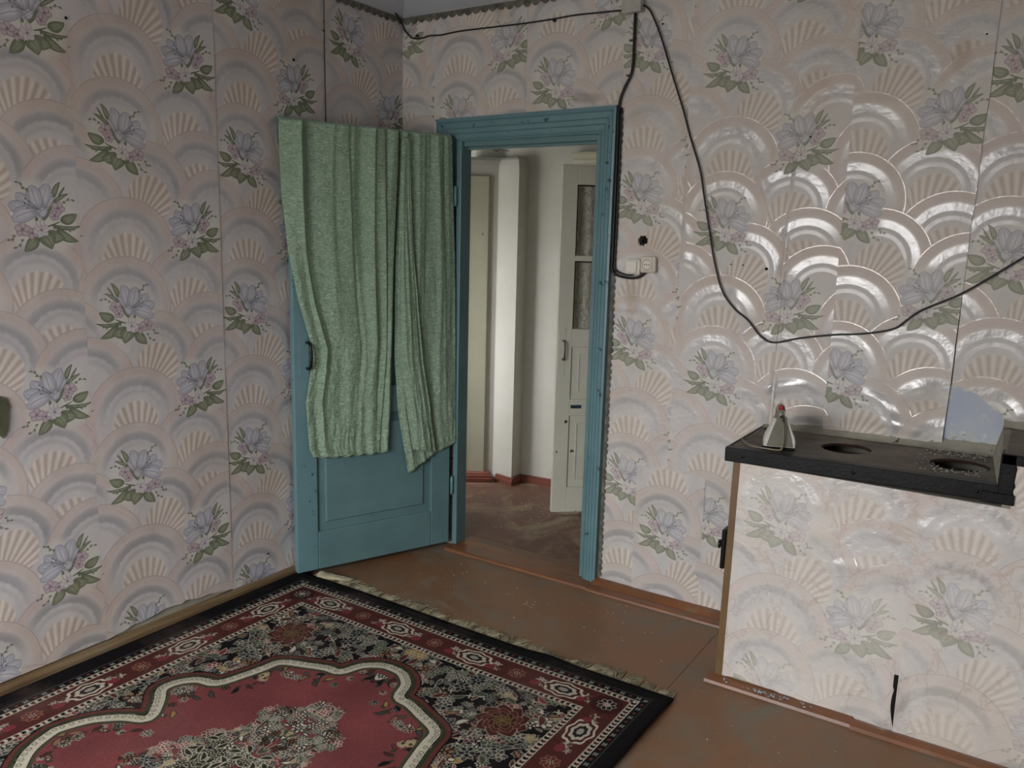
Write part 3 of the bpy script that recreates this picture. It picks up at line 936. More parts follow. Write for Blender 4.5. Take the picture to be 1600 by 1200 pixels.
# --- wallpaper strips: thin lifted sheets on the plaster, each with the printed repeat
def strip(parent, name, mat, axis, a0, a1, z0, z1, org, zb, off=0.003, seed=0, bumps=(), bottom=None, top=None, lean=None, cut=None, lift=0.0, cell=0.022, left=None, right=None):
    """axis 'x': sheet on the back wall (a = x); axis 'y': sheet on the left wall (a = y); lean: (y at z0, y at z1) for the stove front.
       org: the print's left edge; zb: height of a lily spray that looks right. bottom/top: functions of a."""
    nu = max(2, int((a1 - a0) / cell)); nv = max(2, int((z1 - z0) / cell))
    pts = {}
    mb = MB()
    def P(s, t):
        za = z0 + (z1 - z0) * t
        l_ = left(za) if left else a0
        r_ = right(za) if right else a1
        a = l_ + (r_ - l_) * s
        zl = bottom(a) if bottom else z0
        zh = top(a) if top else z1
        z = zl + (zh - zl) * t
        d = off + 0.0025 * (0.5 + 0.5 * fnoise(a * 3.1 + seed, z * 2.7, seed)) + 0.0012 * (1 + fnoise(a * 11 + seed, z * 9, 3.3))
        for (ca, cz, ra, rz, h, ang) in bumps:
            da, dz = a - ca, z - cz
            u_, v_ = da * math.cos(ang) + dz * math.sin(ang), -da * math.sin(ang) + dz * math.cos(ang)
            d += h * math.exp(-(u_ / ra) ** 2 - (v_ / rz) ** 2)
        if lift and t < 0.25:
            d += lift * (1 - t / 0.25) ** 2 * (0.4 + 0.6 * abs(fnoise(a * 6, seed, 1)))
        pts[(s, t)] = (a, z)
        if axis == 'x':
            y = -d
            if lean: y = lean[0] + (lean[1] - lean[0]) * (z / 0.81) - d
            return (a, y, z)
        return (d, a, z)
    def UV(s, t):
        a, z = pts[(s, t)]
        return ((a - org) / TW, 0.30 / TV + (z - zb) / TV)
    mb.grid(nu, nv, P, UV)
    if axis == 'y': mb.f = [tuple(reversed(f)) for f in mb.f]
    if axis == 'y': mb.f = [tuple(reversed(f)) for f in mb.f]
    if cut:
        def keep(f):
            cx = sum(mb.v[i][0 if axis == 'x' else 1] for i in f) / 4; cz = sum(mb.v[i][2] for i in f) / 4
            return not cut(cx, cz)
        mb.f = [f for f in mb.f if keep(f)]
    return mb.build(name, mat, parent, smooth=True)

def jag(base, amp, f, seed):
    return lambda a: base + amp * fnoise(a * f, seed, 0.5) + amp * 0.4 * fnoise(a * f * 4, seed, 2.5)

TOPZ = ROOM_H + 0.01
seams = [(-4.40, -3.90), (-3.90, -3.34), (-3.34, -2.78), (-2.78, -2.22), (-2.22, -1.66), (-1.66, -1.10), (-1.10, -0.526), (-0.526, 0.0)]
zbs = [1.30, 1.28, 1.33, 1.25, 1.284, 1.252, 1.243, 1.210]
for i, ((a0, a1), zb) in enumerate(zip(seams, zbs)):
    org = {4: -2.215, 5: -1.655, 6: -1.130, 7: -0.533}.get(i, a0)
    b = jag(0.066 if i in (5, 7) else 0.060, 0.010 if i in (5, 7) else 0.003, 7, i)
    if i == 5: b = (lambda a: 0.058 + 0.050 * max(0.0, math.sin((a + 1.66) / 0.56 * PI)) * (0.6 + 0.4 * fnoise(a * 9, 4, 1)) + 0.008 * fnoise(a * 30, 1, 1))
    if i == 6: b = (lambda a: 0.053 + 0.006 * fnoise(a * 8, 2, 2))
    strip(wl, 'wallpaper_strip', M_PAPER_LEFT, 'y', a0 + 0.001, a1 + (0.004 if i != 7 else -0.002), 0.06, TOPZ, org, zb, off=0.002 + 0.0022 * (i % 2), seed=i * 7.3, bottom=b, lift=0.006 if i in (4, 6) else 0.003,
          bumps=((-0.52, 1.9, 0.05, 0.8, 0.008, 0.0),) if i == 7 else ())
# back wall
def holecut(x, z):
    return (x - HOLE[0]) ** 2 + (z - HOLE[1]) ** 2 < (HOLE[2] + 0.001) ** 2
wk = [(1.80, 1.80, 0.010, 0.30, 0.010, 0.42), (1.75, 1.30, 0.03, 0.25, 0.006, 0.2), (1.95, 1.02, 0.08, 0.03, 0.012, 0.3), (2.2, 1.0, 0.10, 0.025, 0.016, -0.3), (2.35, 0.93, 0.14, 0.03, 0.02, -0.15),
      (2.05, 0.92, 0.12, 0.03, 0.014, 0.1), (2.28, 1.12, 0.04, 0.12, 0.010, 0.5), (1.9, 1.42, 0.012, 0.14, 0.007, -0.2), (2.42, 1.06, 0.05, 0.05, 0.012, 0.3), (1.62, 1.0, 0.05, 0.05, 0.008, 0.2), (1.50, 1.9, 0.012, 0.5, 0.006, 0.03)]
def plate_line(a): return 0.872 + 0.012 * (a - 1.98) + 0.006 * fnoise(a * 14, 3, 3) - 0.02 * max(0, a - 2.3)
strip(wb, 'wallpaper_strip', M_PAPER_BACK, 'x', 0.0, 0.212, 0.05, TOPZ, -0.415, 2.20, off=0.002, seed=1)
strip(wb, 'wallpaper_strip', M_PAPER_STAIN2, 'x', 0.210, 0.720, OZ + 0.02, TOPZ, 0.193, 2.104, off=0.004, seed=2, bumps=((0.215, 2.15, 0.012, 0.2, 0.008, 0),))
strip(wb, 'wallpaper_strip', M_PAPER_STAIN2, 'x', 0.718, 1.196, OZ + 0.02, TOPZ, 0.711, 2.226, off=0.002, seed=3)
strip(wb, 'wallpaper_strip', M_PAPER_SPOT, 'x', 1.120, 1.492, 0.028, TOPZ, 1.141, 1.734, off=0.003, seed=4, cut=holecut, cell=0.0085, bottom=jag(0.030, 0.006, 9, 4), top=None, left=lambda z: 1.186 if z < OZ + 0.13 else 1.192)
strip(wb, 'wallpaper_strip', M_PAPER_STAIN3, 'x', 1.490, 2.112, 0.028, TOPZ, 1.508, 1.629, off=0.005, seed=5, bumps=wk, cell=0.014, bottom=lambda a: 0.028 if a < 1.90 else plate_line(a))
strip(wb, 'wallpaper_strip', M_PAPER_STAIN3, 'x', 2.106, 2.532, 0.85, TOPZ, 1.985, 1.684, off=0.008, seed=6, bumps=wk, cell=0.014, bottom=plate_line, lift=0.012, right=lambda z: 2.514 + 0.013 * (z - 1.0) + 0.004 * fnoise(z * 6, 1, 1))
def torn(a):
    return interp(a, [2.49, 2.511, 2.53, 2.587, 2.62, 2.645, 2.67, 2.70, 2.74, 2.8, 3.1], [1.08, 1.082, 1.088, 1.072, 1.05, 1.028, 1.018, 0.975, 0.965, 0.96, 0.96]) + 0.004 * fnoise(a * 40, 1, 1)
strip(wb, 'wallpaper_strip', M_PAPER_BACK, 'x', 2.520, 3.080, 0.96, TOPZ, 2.476, 1.528, off=0.003, seed=8, bottom=torn, cell=0.012, bumps=((2.75, 1.02, 0.08, 0.03, 0.012, 0.4),))
strip(wb, 'wallpaper_strip', M_PAPER_BACK, 'x', 3.078, 3.640, 0.85, TOPZ, 3.035, 1.57, off=0.004, seed=9)
strip(wb, 'wallpaper_strip', M_PAPER_BACK, 'x', 3.638, RIGHT_X, 0.0, TOPZ, 3.595, 1.55, off=0.003, seed=10)
strip(wb, 'wallpaper_patch', M_PAPER_BACK, 'x', 1.352, 1.662, 0.028, 0.585, 1.333, 0.321, off=0.0065, seed=11, bottom=jag(0.028, 0.006, 9, 6), top=jag(0.585, 0.02, 5, 2))
# exposed blue plaster and the seam's ragged crack beside it
mb = MB()
pp_ = [(2.506, 0.845), (2.72, 0.842), (2.74, 0.95), (2.71, 0.99), (2.672, 1.018), (2.64, 1.05), (2.585, 1.08), (2.53, 1.092), (2.504, 1.086), (2.508, 0.96)]
mb.prism(pp_, 0.0025, Matrix(((1, 0, 0, 0), (0, 0, -1, 0.0), (0, 1, 0, 0), (0, 0, 0, 1))))
mb.build('bare_plaster_patch', M_BLUEPLASTER, wb)

# scalloped grey paper borders
def border_strip(parent, pts, side, wdt, step, name='paper_border'):
    """pts: two ends; side: unit vector of the toothed side"""
    a, b = Vector(pts[0]), Vector(pts[1]); d = (b - a); L = d.length; d.normalize(); sd = Vector(side)
    n = max(2, int(L / step))
    nrm = d.cross(sd).normalized()
    vs, fs = [], []
    for i in range(n * 4 + 1):
        t = i / (n * 4) * L
        ph = (i % 4) / 4
        tooth = wdt * (0.52 + 0.48 * math.sin(PI * ph) ** 0.8) * (0.85 + 0.3 * abs(fnoise(t * 9, 1, 7)))
        vs += [a + d * t, a + d * t + sd * tooth]
    for i in range(n * 4):
        fs.append((2 * i, 2 * i + 1, 2 * i + 3, 2 * i + 2))
    mb = MB(); mb.add(vs, fs)
    return mb.build(name, M_BORDER, parent, solid=0.0008)
border_strip(wb, ((0.014, -0.0115, ROOM_H + 0.002), (1.195, -0.0115, ROOM_H + 0.002)), (0, 0, -1), 0.036, 0.045)
border_strip(wb, ((1.29, -0.0115, ROOM_H + 0.002), (RIGHT_X, -0.0115, ROOM_H + 0.002)), (0, 0, -1), 0.036, 0.045)
border_strip(wl, ((0.0115, REAR_Y, ROOM_H + 0.002), (0.0115, -0.01, ROOM_H + 0.002)), (0, 0, -1), 0.036, 0.045)
border_strip(wb, ((1.186, -0.0135, 0.04), (1.191, -0.0135, 2.10)), (1, 0, 0), 0.020, 0.030)
border_strip(wb, ((1.19, -0.0175, 0.016), (1.90, -0.0175, 0.016)), (0, 0, 1), 0.022, 0.040)
# nail heads in the paper
for (x, z, r_) in ((1.845, 1.465, 0.006), (1.753, 1.476, 0.003), (1.968, 1.95, 0.003), (1.705, 1.477, 0.003), (2.50, 2.25, 0.003), (1.36, 2.41, 0.004)):
    MB().lathe([(0.0005, 0.0), (r_, 0.0), (r_ * 0.9, 0.0025), (r_ * 0.3, 0.004)], (x, -0.010, z), 10, Matrix.Rotation(PI / 2, 3, 'X')).build('nail_head', M_DARK, wb)
for (y, z, r_) in ((-1.66, 2.22, 0.005), (-0.905, 0.155, 0.004), (-0.70, 2.27, 0.006)):
    MB().lathe([(0.0005, 0.0), (r_, 0.0), (r_ * 0.9, 0.0025), (r_ * 0.3, 0.004)], (0.006, y, z), 10, Matrix.Rotation(PI / 2, 3, 'Y')).build('nail_head', M_DARK, wl)
# torn patch at the left edge, showing old green paint
mb = MB()
tp = [(-1.975, 0.90), (-1.955, 0.88), (-1.942, 0.905), (-1.936, 0.95), (-1.930, 0.985), (-1.938, 1.01), (-1.955, 1.02), (-1.975, 1.0)]
mb.prism(tp, 0.002, Matrix(((0, 0, 1, 0.0095), (1, 0, 0, 0), (0, 1, 0, 0), (0, 0, 0, 1))))
mb.build('torn_patch', mat_paint('old_green_paint', (0.36, 0.37, 0.29), (0.27, 0.27, 0.2), None, 0.8, 20), wl)

# --- baseboard and floor trims
bb = MB()
bb.prism([(0, 0), (0.030, 0), (0.030, 0.040), (0.024, 0.050), (0, 0.055)], -REAR_Y - 0.02, Matrix(((1, 0, 0, 0), (0, 0, 1, REAR_Y), (0, 1, 0, 0), (0, 0, 0, 1))))
struct(bb.build('baseboard_left', M_BASE), 'worn ochre brown baseboard along the left wall', 'baseboard')
t1 = struct(empty('trim_1', (1.1, -0.05, 0)), 'orange brown strip of floor trim along the back wall and doorway', 'trim')
def floor_trim(x0, x1, yf, prof, mat, parent, name='trim_board'):
    mb = MB()
    mb.prism(prof, x1 - x0, Matrix(((0, 0, 1, x0), (1, 0, 0, yf), (0, 1, 0, 0), (0, 0, 0, 1))))
    return mb.build(name, mat, parent)
floor_trim(0.36, 1.17, -0.092, [(0, 0), (0.095, 0), (0.095, 0.016), (0.012, 0.014), (0.003, 0.010)], M_TRIM, t1)
floor_trim(1.172, 1.915, -0.100, [(0, 0), (0.10, 0), (0.10, 0.015), (0.012, 0.013), (0.003, 0.009)], M_TRIM, t1)
floor_trim(1.172, 1.915, -0.050, [(0, 0.014), (0.05, 0.014), (0.05, 0.036), (0.036, 0.034), (0.016, 0.026)], M_TRIM, t1, 'quarter_round')
t2 = struct(empty('trim_2', (0.75, 0.07, 0)), 'worn brown doorway sill boards', 'trim')
floor_trim(OX0, OX1, 0.002, [(0, 0), (0.055, 0), (0.055, 0.020), (0.004, 0.018)], M_TRIM, t2, 'sill_board')
floor_trim(OX0, OX1, 0.062, [(0, 0), (0.075, 0), (0.075, 0.006), (0.004, 0.014)], M_FLOOR, t2, 'sill_board')

# --- blue door casing
cs = struct(empty('trim_3', (0.7, -0.02, 0)), 'blue painted door casing with fluted boards', 'trim')
def casing_prof(wd, dp):
    """across the board from the opening side (0) to the outside (wd): list of (across, depth)"""
    pts = [(0, 0)]
    xs = [0.0, 0.06, 0.10, 0.16, 0.30, 0.33, 0.36, 0.52, 0.55, 0.58, 0.78, 0.82, 0.86, 1.0]
    ds = [0.6, 0.72, 0.60, 0.72, 0.80, 0.70, 0.82, 0.88, 0.78, 0.90, 0.97, 0.86, 1.0, 0.95]
    return [(0, 0.0)] + [(x * wd, d * dp) for x, d in zip(xs, ds)] + [(wd, 0.0)]
def casing_board(p0, p1, q0, q1, name, parent, dp=0.030):
    """inner edge p0->p1, outer edge q0->q1 (x,z pairs on the wall)"""
    pr = casing_prof(1.0, dp)
    vs = []
    for (a, b) in ((p0, q0), (p1, q1)):
        for (u_, d_) in pr:
            vs.append((a[0] + (b[0] - a[0]) * u_, -d_, a[1] + (b[1] - a[1]) * u_))
    n_ = len(pr)
    fs = [(i, i + 1, n_ + i + 1, n_ + i) for i in range(n_ - 1)] + [tuple(range(n_)), tuple(n_ + i for i in range(n_))[::-1]]
    mb = MB(); mb.add(vs, fs)
    return mb.build(name, M_BLUE_CHIP, parent)
IL, IR, IT = 0.366, 1.108, 1.998
OL, ORr, OT = 0.222, 1.182, 2.108
casing_board((IL, IT), (IR, IT + 0.004), (OL, OT - 0.004), (ORr, OT + 0.002), 'head_casing', cs)
casing_board((IR + 0.0, 0.012), (IR, IT + 0.003), (ORr - 0.003, 0.012), (ORr, OT + 0.001), 'side_casing', cs)
casing_board((IL - 0.05, 0.016), (IL - 0.006, IT), (OL + 0.05, 0.016), (OL, OT - 0.005), 'side_casing', cs, 0.012)
# jamb lining inside the wall
MB().box(OX0 - 0.004, OX0 + 0.022, -0.028, WT + 0.002, 0.016, OZ, 0.003).build('jamb', M_BLUE, cs)
MB().box(OX1 - 0.022, OX1 + 0.004, -0.006, WT + 0.01, 0.016, OZ, 0.003).build('jamb', M_BLUE, cs)
MB().box(OX0 + 0.02, OX1 - 0.02, -0.006, WT + 0.01, OZ - 0.022, OZ + 0.004, 0.003).build('head_jamb', M_BLUE, cs)
MB().box(OX0 + 0.022, OX1 - 0.022, 0.018, 0.040, OZ - 0.034, OZ - 0.022, 0.002).build('door_stop', M_BLUE, cs)

# --- blue door leaf, swung into the room against the left wall
DANG = math.atan2(-0.92579, -0.37805)
d1 = struct(empty('door_1', (0.358, -0.042, 0), DANG), 'blue panelled door swung open to the left wall', 'door')
DW, DZ0, DZ1, DT = 0.798, 0.030, 2.008, 0.038
def dbox(name, x0, x1, z0, z1, mat=M_BLUE, y0=-DT, y1=0.0, bev=0.004, parent=None):
    return MB().box(x0, x1, y0, y1, z0, z1, bev).build(name, mat, parent or d1, local=True)
dbox('stile', 0.006, 0.110, DZ0, DZ1)
dbox('stile', 0.697, DW, DZ0, DZ1, M_BLUE_CHIP)
for (a, b) in ((DZ0, 0.210), (0.735, 0.865), (1.885, DZ1)):
    dbox('rail', 0.110, 0.697, a, b)
def raised_panel(x0, x1, z0, z1, inset=0.045):
    mb = MB()
    def ring(i, y): return [(x0 + i, y, z0 + i), (x1 - i, y, z0 + i), (x1 - i, y, z1 - i), (x0 + i, y, z1 - i)]
    rings = [ring(-0.004, -0.030), ring(-0.004, -0.014), ring(0.006, -0.014), ring(inset - 0.006, -0.012), ring(inset, -0.004), ring(inset + 0.010, -0.004)]
    vs = [p for r_ in rings for p in r_]
    fs = [(i * 4 + k, i * 4 + (k + 1) % 4, (i + 1) * 4 + (k + 1) % 4, (i + 1) * 4 + k) for i in range(len(rings) - 1) for k in range(4)] + [(3, 2, 1, 0), (20, 21, 22, 23)]
    mb.add(vs, fs)
    return mb.build('panel', M_BLUE, d1, local=True)
raised_panel(0.110, 0.697, 0.210, 0.735)
raised_panel(0.110, 0.697, 0.865, 1.885)
hp = MB().box(0.728, 0.772, -0.001, 0.003, 0.945, 1.115, 0.001).build('handle_plate', M_BLUE_CHIP, d1, local=True)
MB().tube(smooth_path([(0.738, 0.002, 0.973), (0.737, 0.020, 0.972), (0.733, 0.036, 0.985), (0.731, 0.041, 1.03), (0.733, 0.036, 1.075), (0.737, 0.020, 1.087), (0.738, 0.002, 1.086)], 5), 0.0065, 8).build('pull_handle', M_BLACKP, d1, local=True, smooth=True)
for z in (0.28, 1.70):
    MB().lathe([(0.003, 0), (0.008, 0.004), (0.008, 0.09), (0.003, 0.095)], (-0.004, 0.006, z), 10).build('hinge', M_BLUE, d1, local=True, smooth=True)

# ================================================================== HALLWAY beyond the doorway
def wall_run(name, pts, h0, h1, th, label, mat=M_WASH):
    mb = MB()
    n_ = len(pts)
    out = []
    poly = list(pts)
    back = [(p[0] - 0.02 * 0, p[1] + th) for p in reversed(pts)]
    mb.prism(poly + back, h1 - h0, Matrix.Translation((0, 0, h0)))
    return struct(mb.build(name, mat), label, 'wall')
hw1 = wall_run('wall_hall', [(-0.165, 1.165), (0.0, 1.165), (0.40, 1.195), (2.1, 1.30)], 0.0, 2.75, 0.2, 'whitewashed back wall of the hallway')
# projecting flue with a rounded top
mb = MB()
sec = []
for (z, ins) in ((0, 0.0), (1.96, 0.0), (2.00, 0.006), (2.03, 0.018), (2.045, 0.036), (2.052, 0.07)):
    sec.append([(-0.42 + ins * 0, 0.905 + ins, z), (-0.160, 1.090 + ins, z), (0.014 - ins, 1.055 + ins, z), (0.012 - ins, 1.19, z), (-0.42, 1.19, z)])
vs = [p for s_ in sec for p in s_]
fs = [(i * 5 + k, i * 5 + (k + 1) % 5, (i + 1) * 5 + (k + 1) % 5, (i + 1) * 5 + k) for i in range(len(sec) - 1) for k in range(5)] + [tuple(range(5))[::-1], tuple((len(sec) - 1) * 5 + k for k in range(5))]
mb.add(vs, fs)
struct(mb.build('wall_flue', M_WASH), 'whitewashed flue projecting in the hallway with a rounded top', 'wall')
struct(MB().box(-1.75, -0.165, 1.19, 1.39, 0.0, 2.75).build('wall_hall_left_back', M_WASH), 'whitewashed hallway wall above the flue', 'wall')
struct(MB().box(-1.9, -1.75, WT, 1.5, 0.0, 2.75).build('wall_hall_left', M_WASH), 'far left end wall of the hallway', 'wall')
struct(MB().box(2.0, 2.2, WT, 1.5, 0.0, 2.75).build('wall_hall_right', M_WASH), 'far right end wall of the hallway', 'wall')
struct(MB().prism([(-1.9, 0.0), (-0.2, 0.0), (-0.2, 2.75), (-1.9, 2.75)], WT, Mback, holes=[[(-1.44, 0.78), (-0.48, 0.78), (-0.48, 1.88), (-1.44, 1.88)]]).build('wall_hall_front', M_WASH), 'whitewashed hallway wall left of the blue doorway', 'wall')
struct(MB().box(-1.9, 2.2, WT, 1.6, 2.60, 2.80).build('ceiling', M_CEIL), 'ceiling of the hallway', 'ceiling')
# cream casing on the slanted flue side, standing on a red ledge
dirv = Vector((0.815, 0.580, 0)); nv_ = Vector((0.580, -0.815, 0))
Mf = frame((-0.160, 1.090, 0), (-0.815, -0.580, 0), (0, 0, 1))
t4 = struct(empty('trim_4', (-0.2, 1.03, 0.0)), 'cream painted casing post on the hallway flue', 'trim')
Mz = Matrix(((-0.815, 0.580, 0, -0.160), (-0.580, -0.815, 0, 1.090), (0, 0, 1, 0), (0, 0, 0, 1)))
MB().box(0.055, 0.190, 0.0, 0.018, 0.05, 1.935, 0.004, M=Mz).build('casing_post', M_CREAMP, t4)
MB().box(0.190, 0.225, 0.0, 0.030, 0.05, 1.935, 0.004, M=Mz).build('casing_edge', M_WHITEP, t4)
t5 = struct(empty('trim_5', (0, 1.0, 0)), 'red brown skirting boards and ledge of the hallway', 'trim')
MB().box(0.02, 0.60, 0.0, 0.075, 0.0, 0.055, 0.005, M=Mz).build('ledge', M_REDTRIM, t5)
def skirt(p, q, nrm, h=0.048, th=0.022):
    p, q, nrm = Vector(p), Vector(q), Vector(nrm).normalized()
    d = (q - p); L = d.length; d.normalize()
    M = Matrix(((d.x, nrm.x, 0, p.x), (d.y, nrm.y, 0, p.y), (0, 0, 1, 0), (0, 0, 0, 1)))
    mb = MB()
    mb.prism([(0, 0), (th, 0), (th, h * 0.55), (th * 0.75, h * 0.62), (th * 0.7, h * 0.92), (th * 0.4, h), (0, h)], L, M @ Matrix(((0, 0, 1, 0), (1, 0, 0, 0), (0, 1, 0, 0), (0, 0, 0, 1))))
    mb.build('skirting_board', M_REDTRIM, t5)
pA = Vector((-0.160, 1.090, 0)) + Vector((0.580, -0.815, 0)) * 0.075
skirt(pA + Vector((-0.815, -0.580, 0)) * 0.60, pA + Vector((0.0, 0.0, 0)), (0.580, -0.815, 0))
skirt((-0.115, 1.078, 0), (0.036, 1.050, 0), (-0.18, -1, 0))
skirt((0.014, 1.040, 0), (0.014, 1.165, 0), (1, 0, 0))
skirt((0.036, 1.168, 0), (0.50, 1.202, 0), (0.08, -1, 0))
# cornice board over the second doorway
t6 = struct(empty('trim_6', (0.7, 1.18, 2.0)), 'cream cornice board over the white hallway door', 'trim')
mb = MB()
mb.prism([(0, 0), (-0.026, 0.0), (-0.032, 0.018), (-0.048, 0.026), (-0.066, 0.052), (-0.066, 0.062), (0, 0.066)], 0.80, Matrix(((0, 0, 1, 0.325), (1, 0, 0, 1.20), (0, 1, 0, 2.004), (0, 0, 0, 1))))
mb.build('cornice_board', M_CREAMP, t6)

# --- white glazed door standing ajar in the hallway
ANG2 = math.atan2(0.654728, 0.755865)
d2 = struct(empty('door_2', (0.530, 0.686, 0), ANG2), 'chipped white hallway door with two glass panes, standing ajar', 'door')
def wbox(name, x0, x1, z0, z1, y0=0.0, y1=0.036, mat=M_WHITEP, bev=0.003, parent=None):
    return MB().box(x0, x1, y0, y1, z0, z1, bev).build(name, mat, parent or d2, local=True)
EW = 0.74
wbox('stile', -0.002, 0.083, 0.022, 1.955); wbox('stile', EW - 0.085, EW, 0.022, 1.955)
for (a, b) in ((0.022, 0.170), (0.585, 0.680), (0.975, 1.075), (1.445, 1.475), (1.850, 1.955)):
    wbox('rail', 0.083, EW - 0.085, a, b)
for (a, b) in ((1.075, 1.445), (1.475, 1.850)):
    wbox('pane', 0.080, EW - 0.082, a - 0.003, b + 0.003, 0.018, 0.021, M_GLASS, 0)
    for (x0, x1, z0, z1) in ((0.083, 0.089, a, b), (EW - 0.091, EW - 0.085, a, b), (0.089, EW - 0.091, b - 0.006, b)):
        wbox('putty_edge', x0, x1, z0, z1, 0.008, 0.018, M_BLACKP, 0)
for (a, b) in ((0.170, 0.585), (0.680, 0.975)):
    wbox('panel', 0.081, EW - 0.083, a - 0.002, b + 0.002, 0.012, 0.026)
    for (x0, x1, z0, z1) in ((0.125, 0.132, a + 0.04, b - 0.04), (EW - 0.132, EW - 0.125, a + 0.04, b - 0.04), (0.132, EW - 0.132, a + 0.04, a + 0.047), (0.132, EW - 0.132, b - 0.047, b - 0.04)):
        wbox('molding', x0, x1, z0, z1, 0.007, 0.012, M_WHITEP, 0.0015)
wbox('lock_plate', 0.006, 0.046, 0.815, 1.080, -0.003, 0.0, M_WHITEP, 0.001)
MB().tube(smooth_path([(0.031, -0.002, 0.908), (0.033, -0.020, 0.906), (0.036, -0.032, 0.918), (0.037, -0.035, 0.96), (0.036, -0.032, 1.000), (0.033, -0.020, 1.011), (0.031, -0.002, 1.010)], 5), 0.0045, 8).build('pull_handle', M_STEEL, d2, local=True, smooth=True)
wbox('paint_scar', 0.088, 0.150, 0.628, 0.648, -0.001, 0.001, mat_plain('dark_blue_chip', (0.17, 0.26, 0.33), 0.5), 0)
mb = MB()
mb.grid(60, 12, lambda s, t: (0.06 + 0.64 * s, 0.085 + 0.008 * math.sin(s * 60), 1.02 + 0.86 * t))
lc = mb.build('lace_curtain', M_LACEP, None, smooth=True)
lc.location = (0, 0, 0)
me_ = lc.data
Mh = Matrix.Translation((0.530, 0.686, 0)) @ Matrix.Rotation(ANG2, 4, 'Z')
for q, p in zip(me_.vertices, mb.v): q.co = Mh @ Vector(p)
cvec = sum((q.co for q in me_.vertices), Vector()) / len(me_.vertices); cvec.z = 1.02
for q in me_.vertices: q.co -= cvec
lc.location = cvec
tag(lc, 'pale patterned lace curtain behind the glass of the white hallway door', 'curtain')
for z in (1.885, 1.015):
    pass
rod = MB().tube([Mh @ Vector((0.05, 0.085, 1.882)), Mh @ Vector((0.71, 0.085, 1.882))], 0.004, 8).build('curtain_wire', M_STEEL, lc)

# ================================================================== THINGS
# --- green curtains thrown over the blue door
def cloth_panel(name, L, R, top, bot, nu, nv, folds, parent, y0=0.010, amp0=0.012, amp1=0.028, seed=0.0, over=True, pleats=()):
    """sheet in the door's frame. L,R: x limits at height z; bot(s): hem height; folds: list of (phase position s, width, height)"""
    mb = MB()
    nb = 14 if over else 0
    def P(s, t):
        j = t * (nv + nb)
        if over and j < nb:                        # the part that goes over the top edge and down the far side
            k = j / nb
            xl, xr = L(top), R(top)
            x = xl + (xr - xl) * s
            rip = 0.004 * math.sin(s * 61 + seed) + 0.003 * math.sin(s * 117)
            if k < 0.6: return (x, -DT - 0.008 + rip * 0.4, top - 0.34 * (0.6 - k) / 0.6)
            a = (k - 0.6) / 0.4 * PI
            return (x, -DT / 2 - (DT / 2 + 0.008) * math.cos(a), top + (0.010 + abs(rip)) * math.sin(a))
        q = (j - nb) / nv
        zb = bot(s)
        z = top + (zb - top) * q
        xl, xr = L(z), R(z)
        x = xl + (xr - xl) * s
        a = amp0 + (amp1 - amp0) * q
        y = y0
        for (c, wd, h) in folds:
            cc = c + 0.02 * fnoise(q * 2.2, c * 9, seed) + 0.012 * math.sin(q * 5 + c * 17)
            u_ = (s - cc) / wd
            y += h * a * math.exp(-u_ * u_) * (0.65 + 0.5 * fnoise(q * 3, c * 5, seed + 3))
        for (c, wd, h, qe) in pleats:                     # sharp pleats: a soft rise, then a steep fall
            u_ = s - (c + 0.018 * math.sin(q * 4 + c * 21) + 0.012 * fnoise(q * 3, c * 13, seed))
            k_ = max(0.0, 1 - (q / qe) ** 2)
            y += h * k_ * math.exp(-(u_ / (wd if u_ < 0 else wd * 0.22)) ** 2)
        y += 0.004 * fnoise(s * 9 + seed, z * 3.5, 1.7) + 0.0060 * abs(fnoise(s * 8 + seed + z * 2, z * 6 - s * 7, 2.2)) * (0.15 + q * q) + 0.0042 * abs(fnoise(s * 19 + z * 9, z * 17 - s * 16, 4.2)) * (0.1 + q * q)
        return (x, max(y, 0.003), z)
    mb.grid(nu, nv + nb, P)
    return mb.build(name, M_CURTAIN, parent, local=True, smooth=True, solid=0.0012)
def place_on_door(e):
    e.location = d1.location.copy(); e.rotation_euler = (0, 0, DANG)
cu = empty('green_curtain', (0, 0, 0)); place_on_door(cu)
cu.location = d1.matrix_basis @ Vector((0.5, 0.012, 0.55)); Lx = 0.5
tag(cu, 'wide green satin curtain thrown over the top of the blue door, beside the handle', 'curtain', 'green curtains over the blue door')
def shifted(fn, dx): return lambda z: fn(z + 0.55) - dx
def Lw(z): return interp(z, [0.54, 0.57, 0.61, 0.817, 0.958, 1.057, 1.12, 1.268, 1.486, 1.722, 1.95, 2.02], [0.720, 0.722, 0.739, 0.752, 0.727, 0.716, 0.735, 0.778, 0.818, 0.838, 0.846, 0.842])
def Rw(z): return interp(z, [0.54, 0.747, 0.99, 1.3, 1.751, 2.02], [0.355, 0.342, 0.332, 0.325, 0.314, 0.306])
rr = random.Random(3)
f1 = [(0.05, 0.05, 1.2), (0.17, 0.040, 1.9), (0.31, 0.07, 0.8), (0.47, 0.10, 1.6), (0.63, 0.045, 1.0), (0.78, 0.07, 2.3), (0.94, 0.05, 1.9)] + [(rr.random(), 0.014 + 0.014 * rr.random(), 0.16) for _ in range(5)]
def in_frame(o, dx, y, z):
    for q in o.data.vertices: q.co -= Vector((dx, y, z))
pnl = cloth_panel('cloth', Lw, Rw, DZ1 + 0.006, lambda s: 0.567 - 0.012 * s - 0.008 * math.sin(s * 3) + 0.004 * math.sin(s * 40), 130, 170, f1, cu, seed=1.0, amp0=0.015, amp1=0.009, pleats=((0.10, 0.07, 0.010, 0.7), (0.165, 0.05, 0.019, 1.1), (0.42, 0.11, 0.010, 0.55), (0.565, 0.08, 0.013, 0.85), (0.79, 0.06, 0.016, 1.0), (0.88, 0.05, 0.018, 1.25), (0.985, 0.05, 0.018, 1.4)))
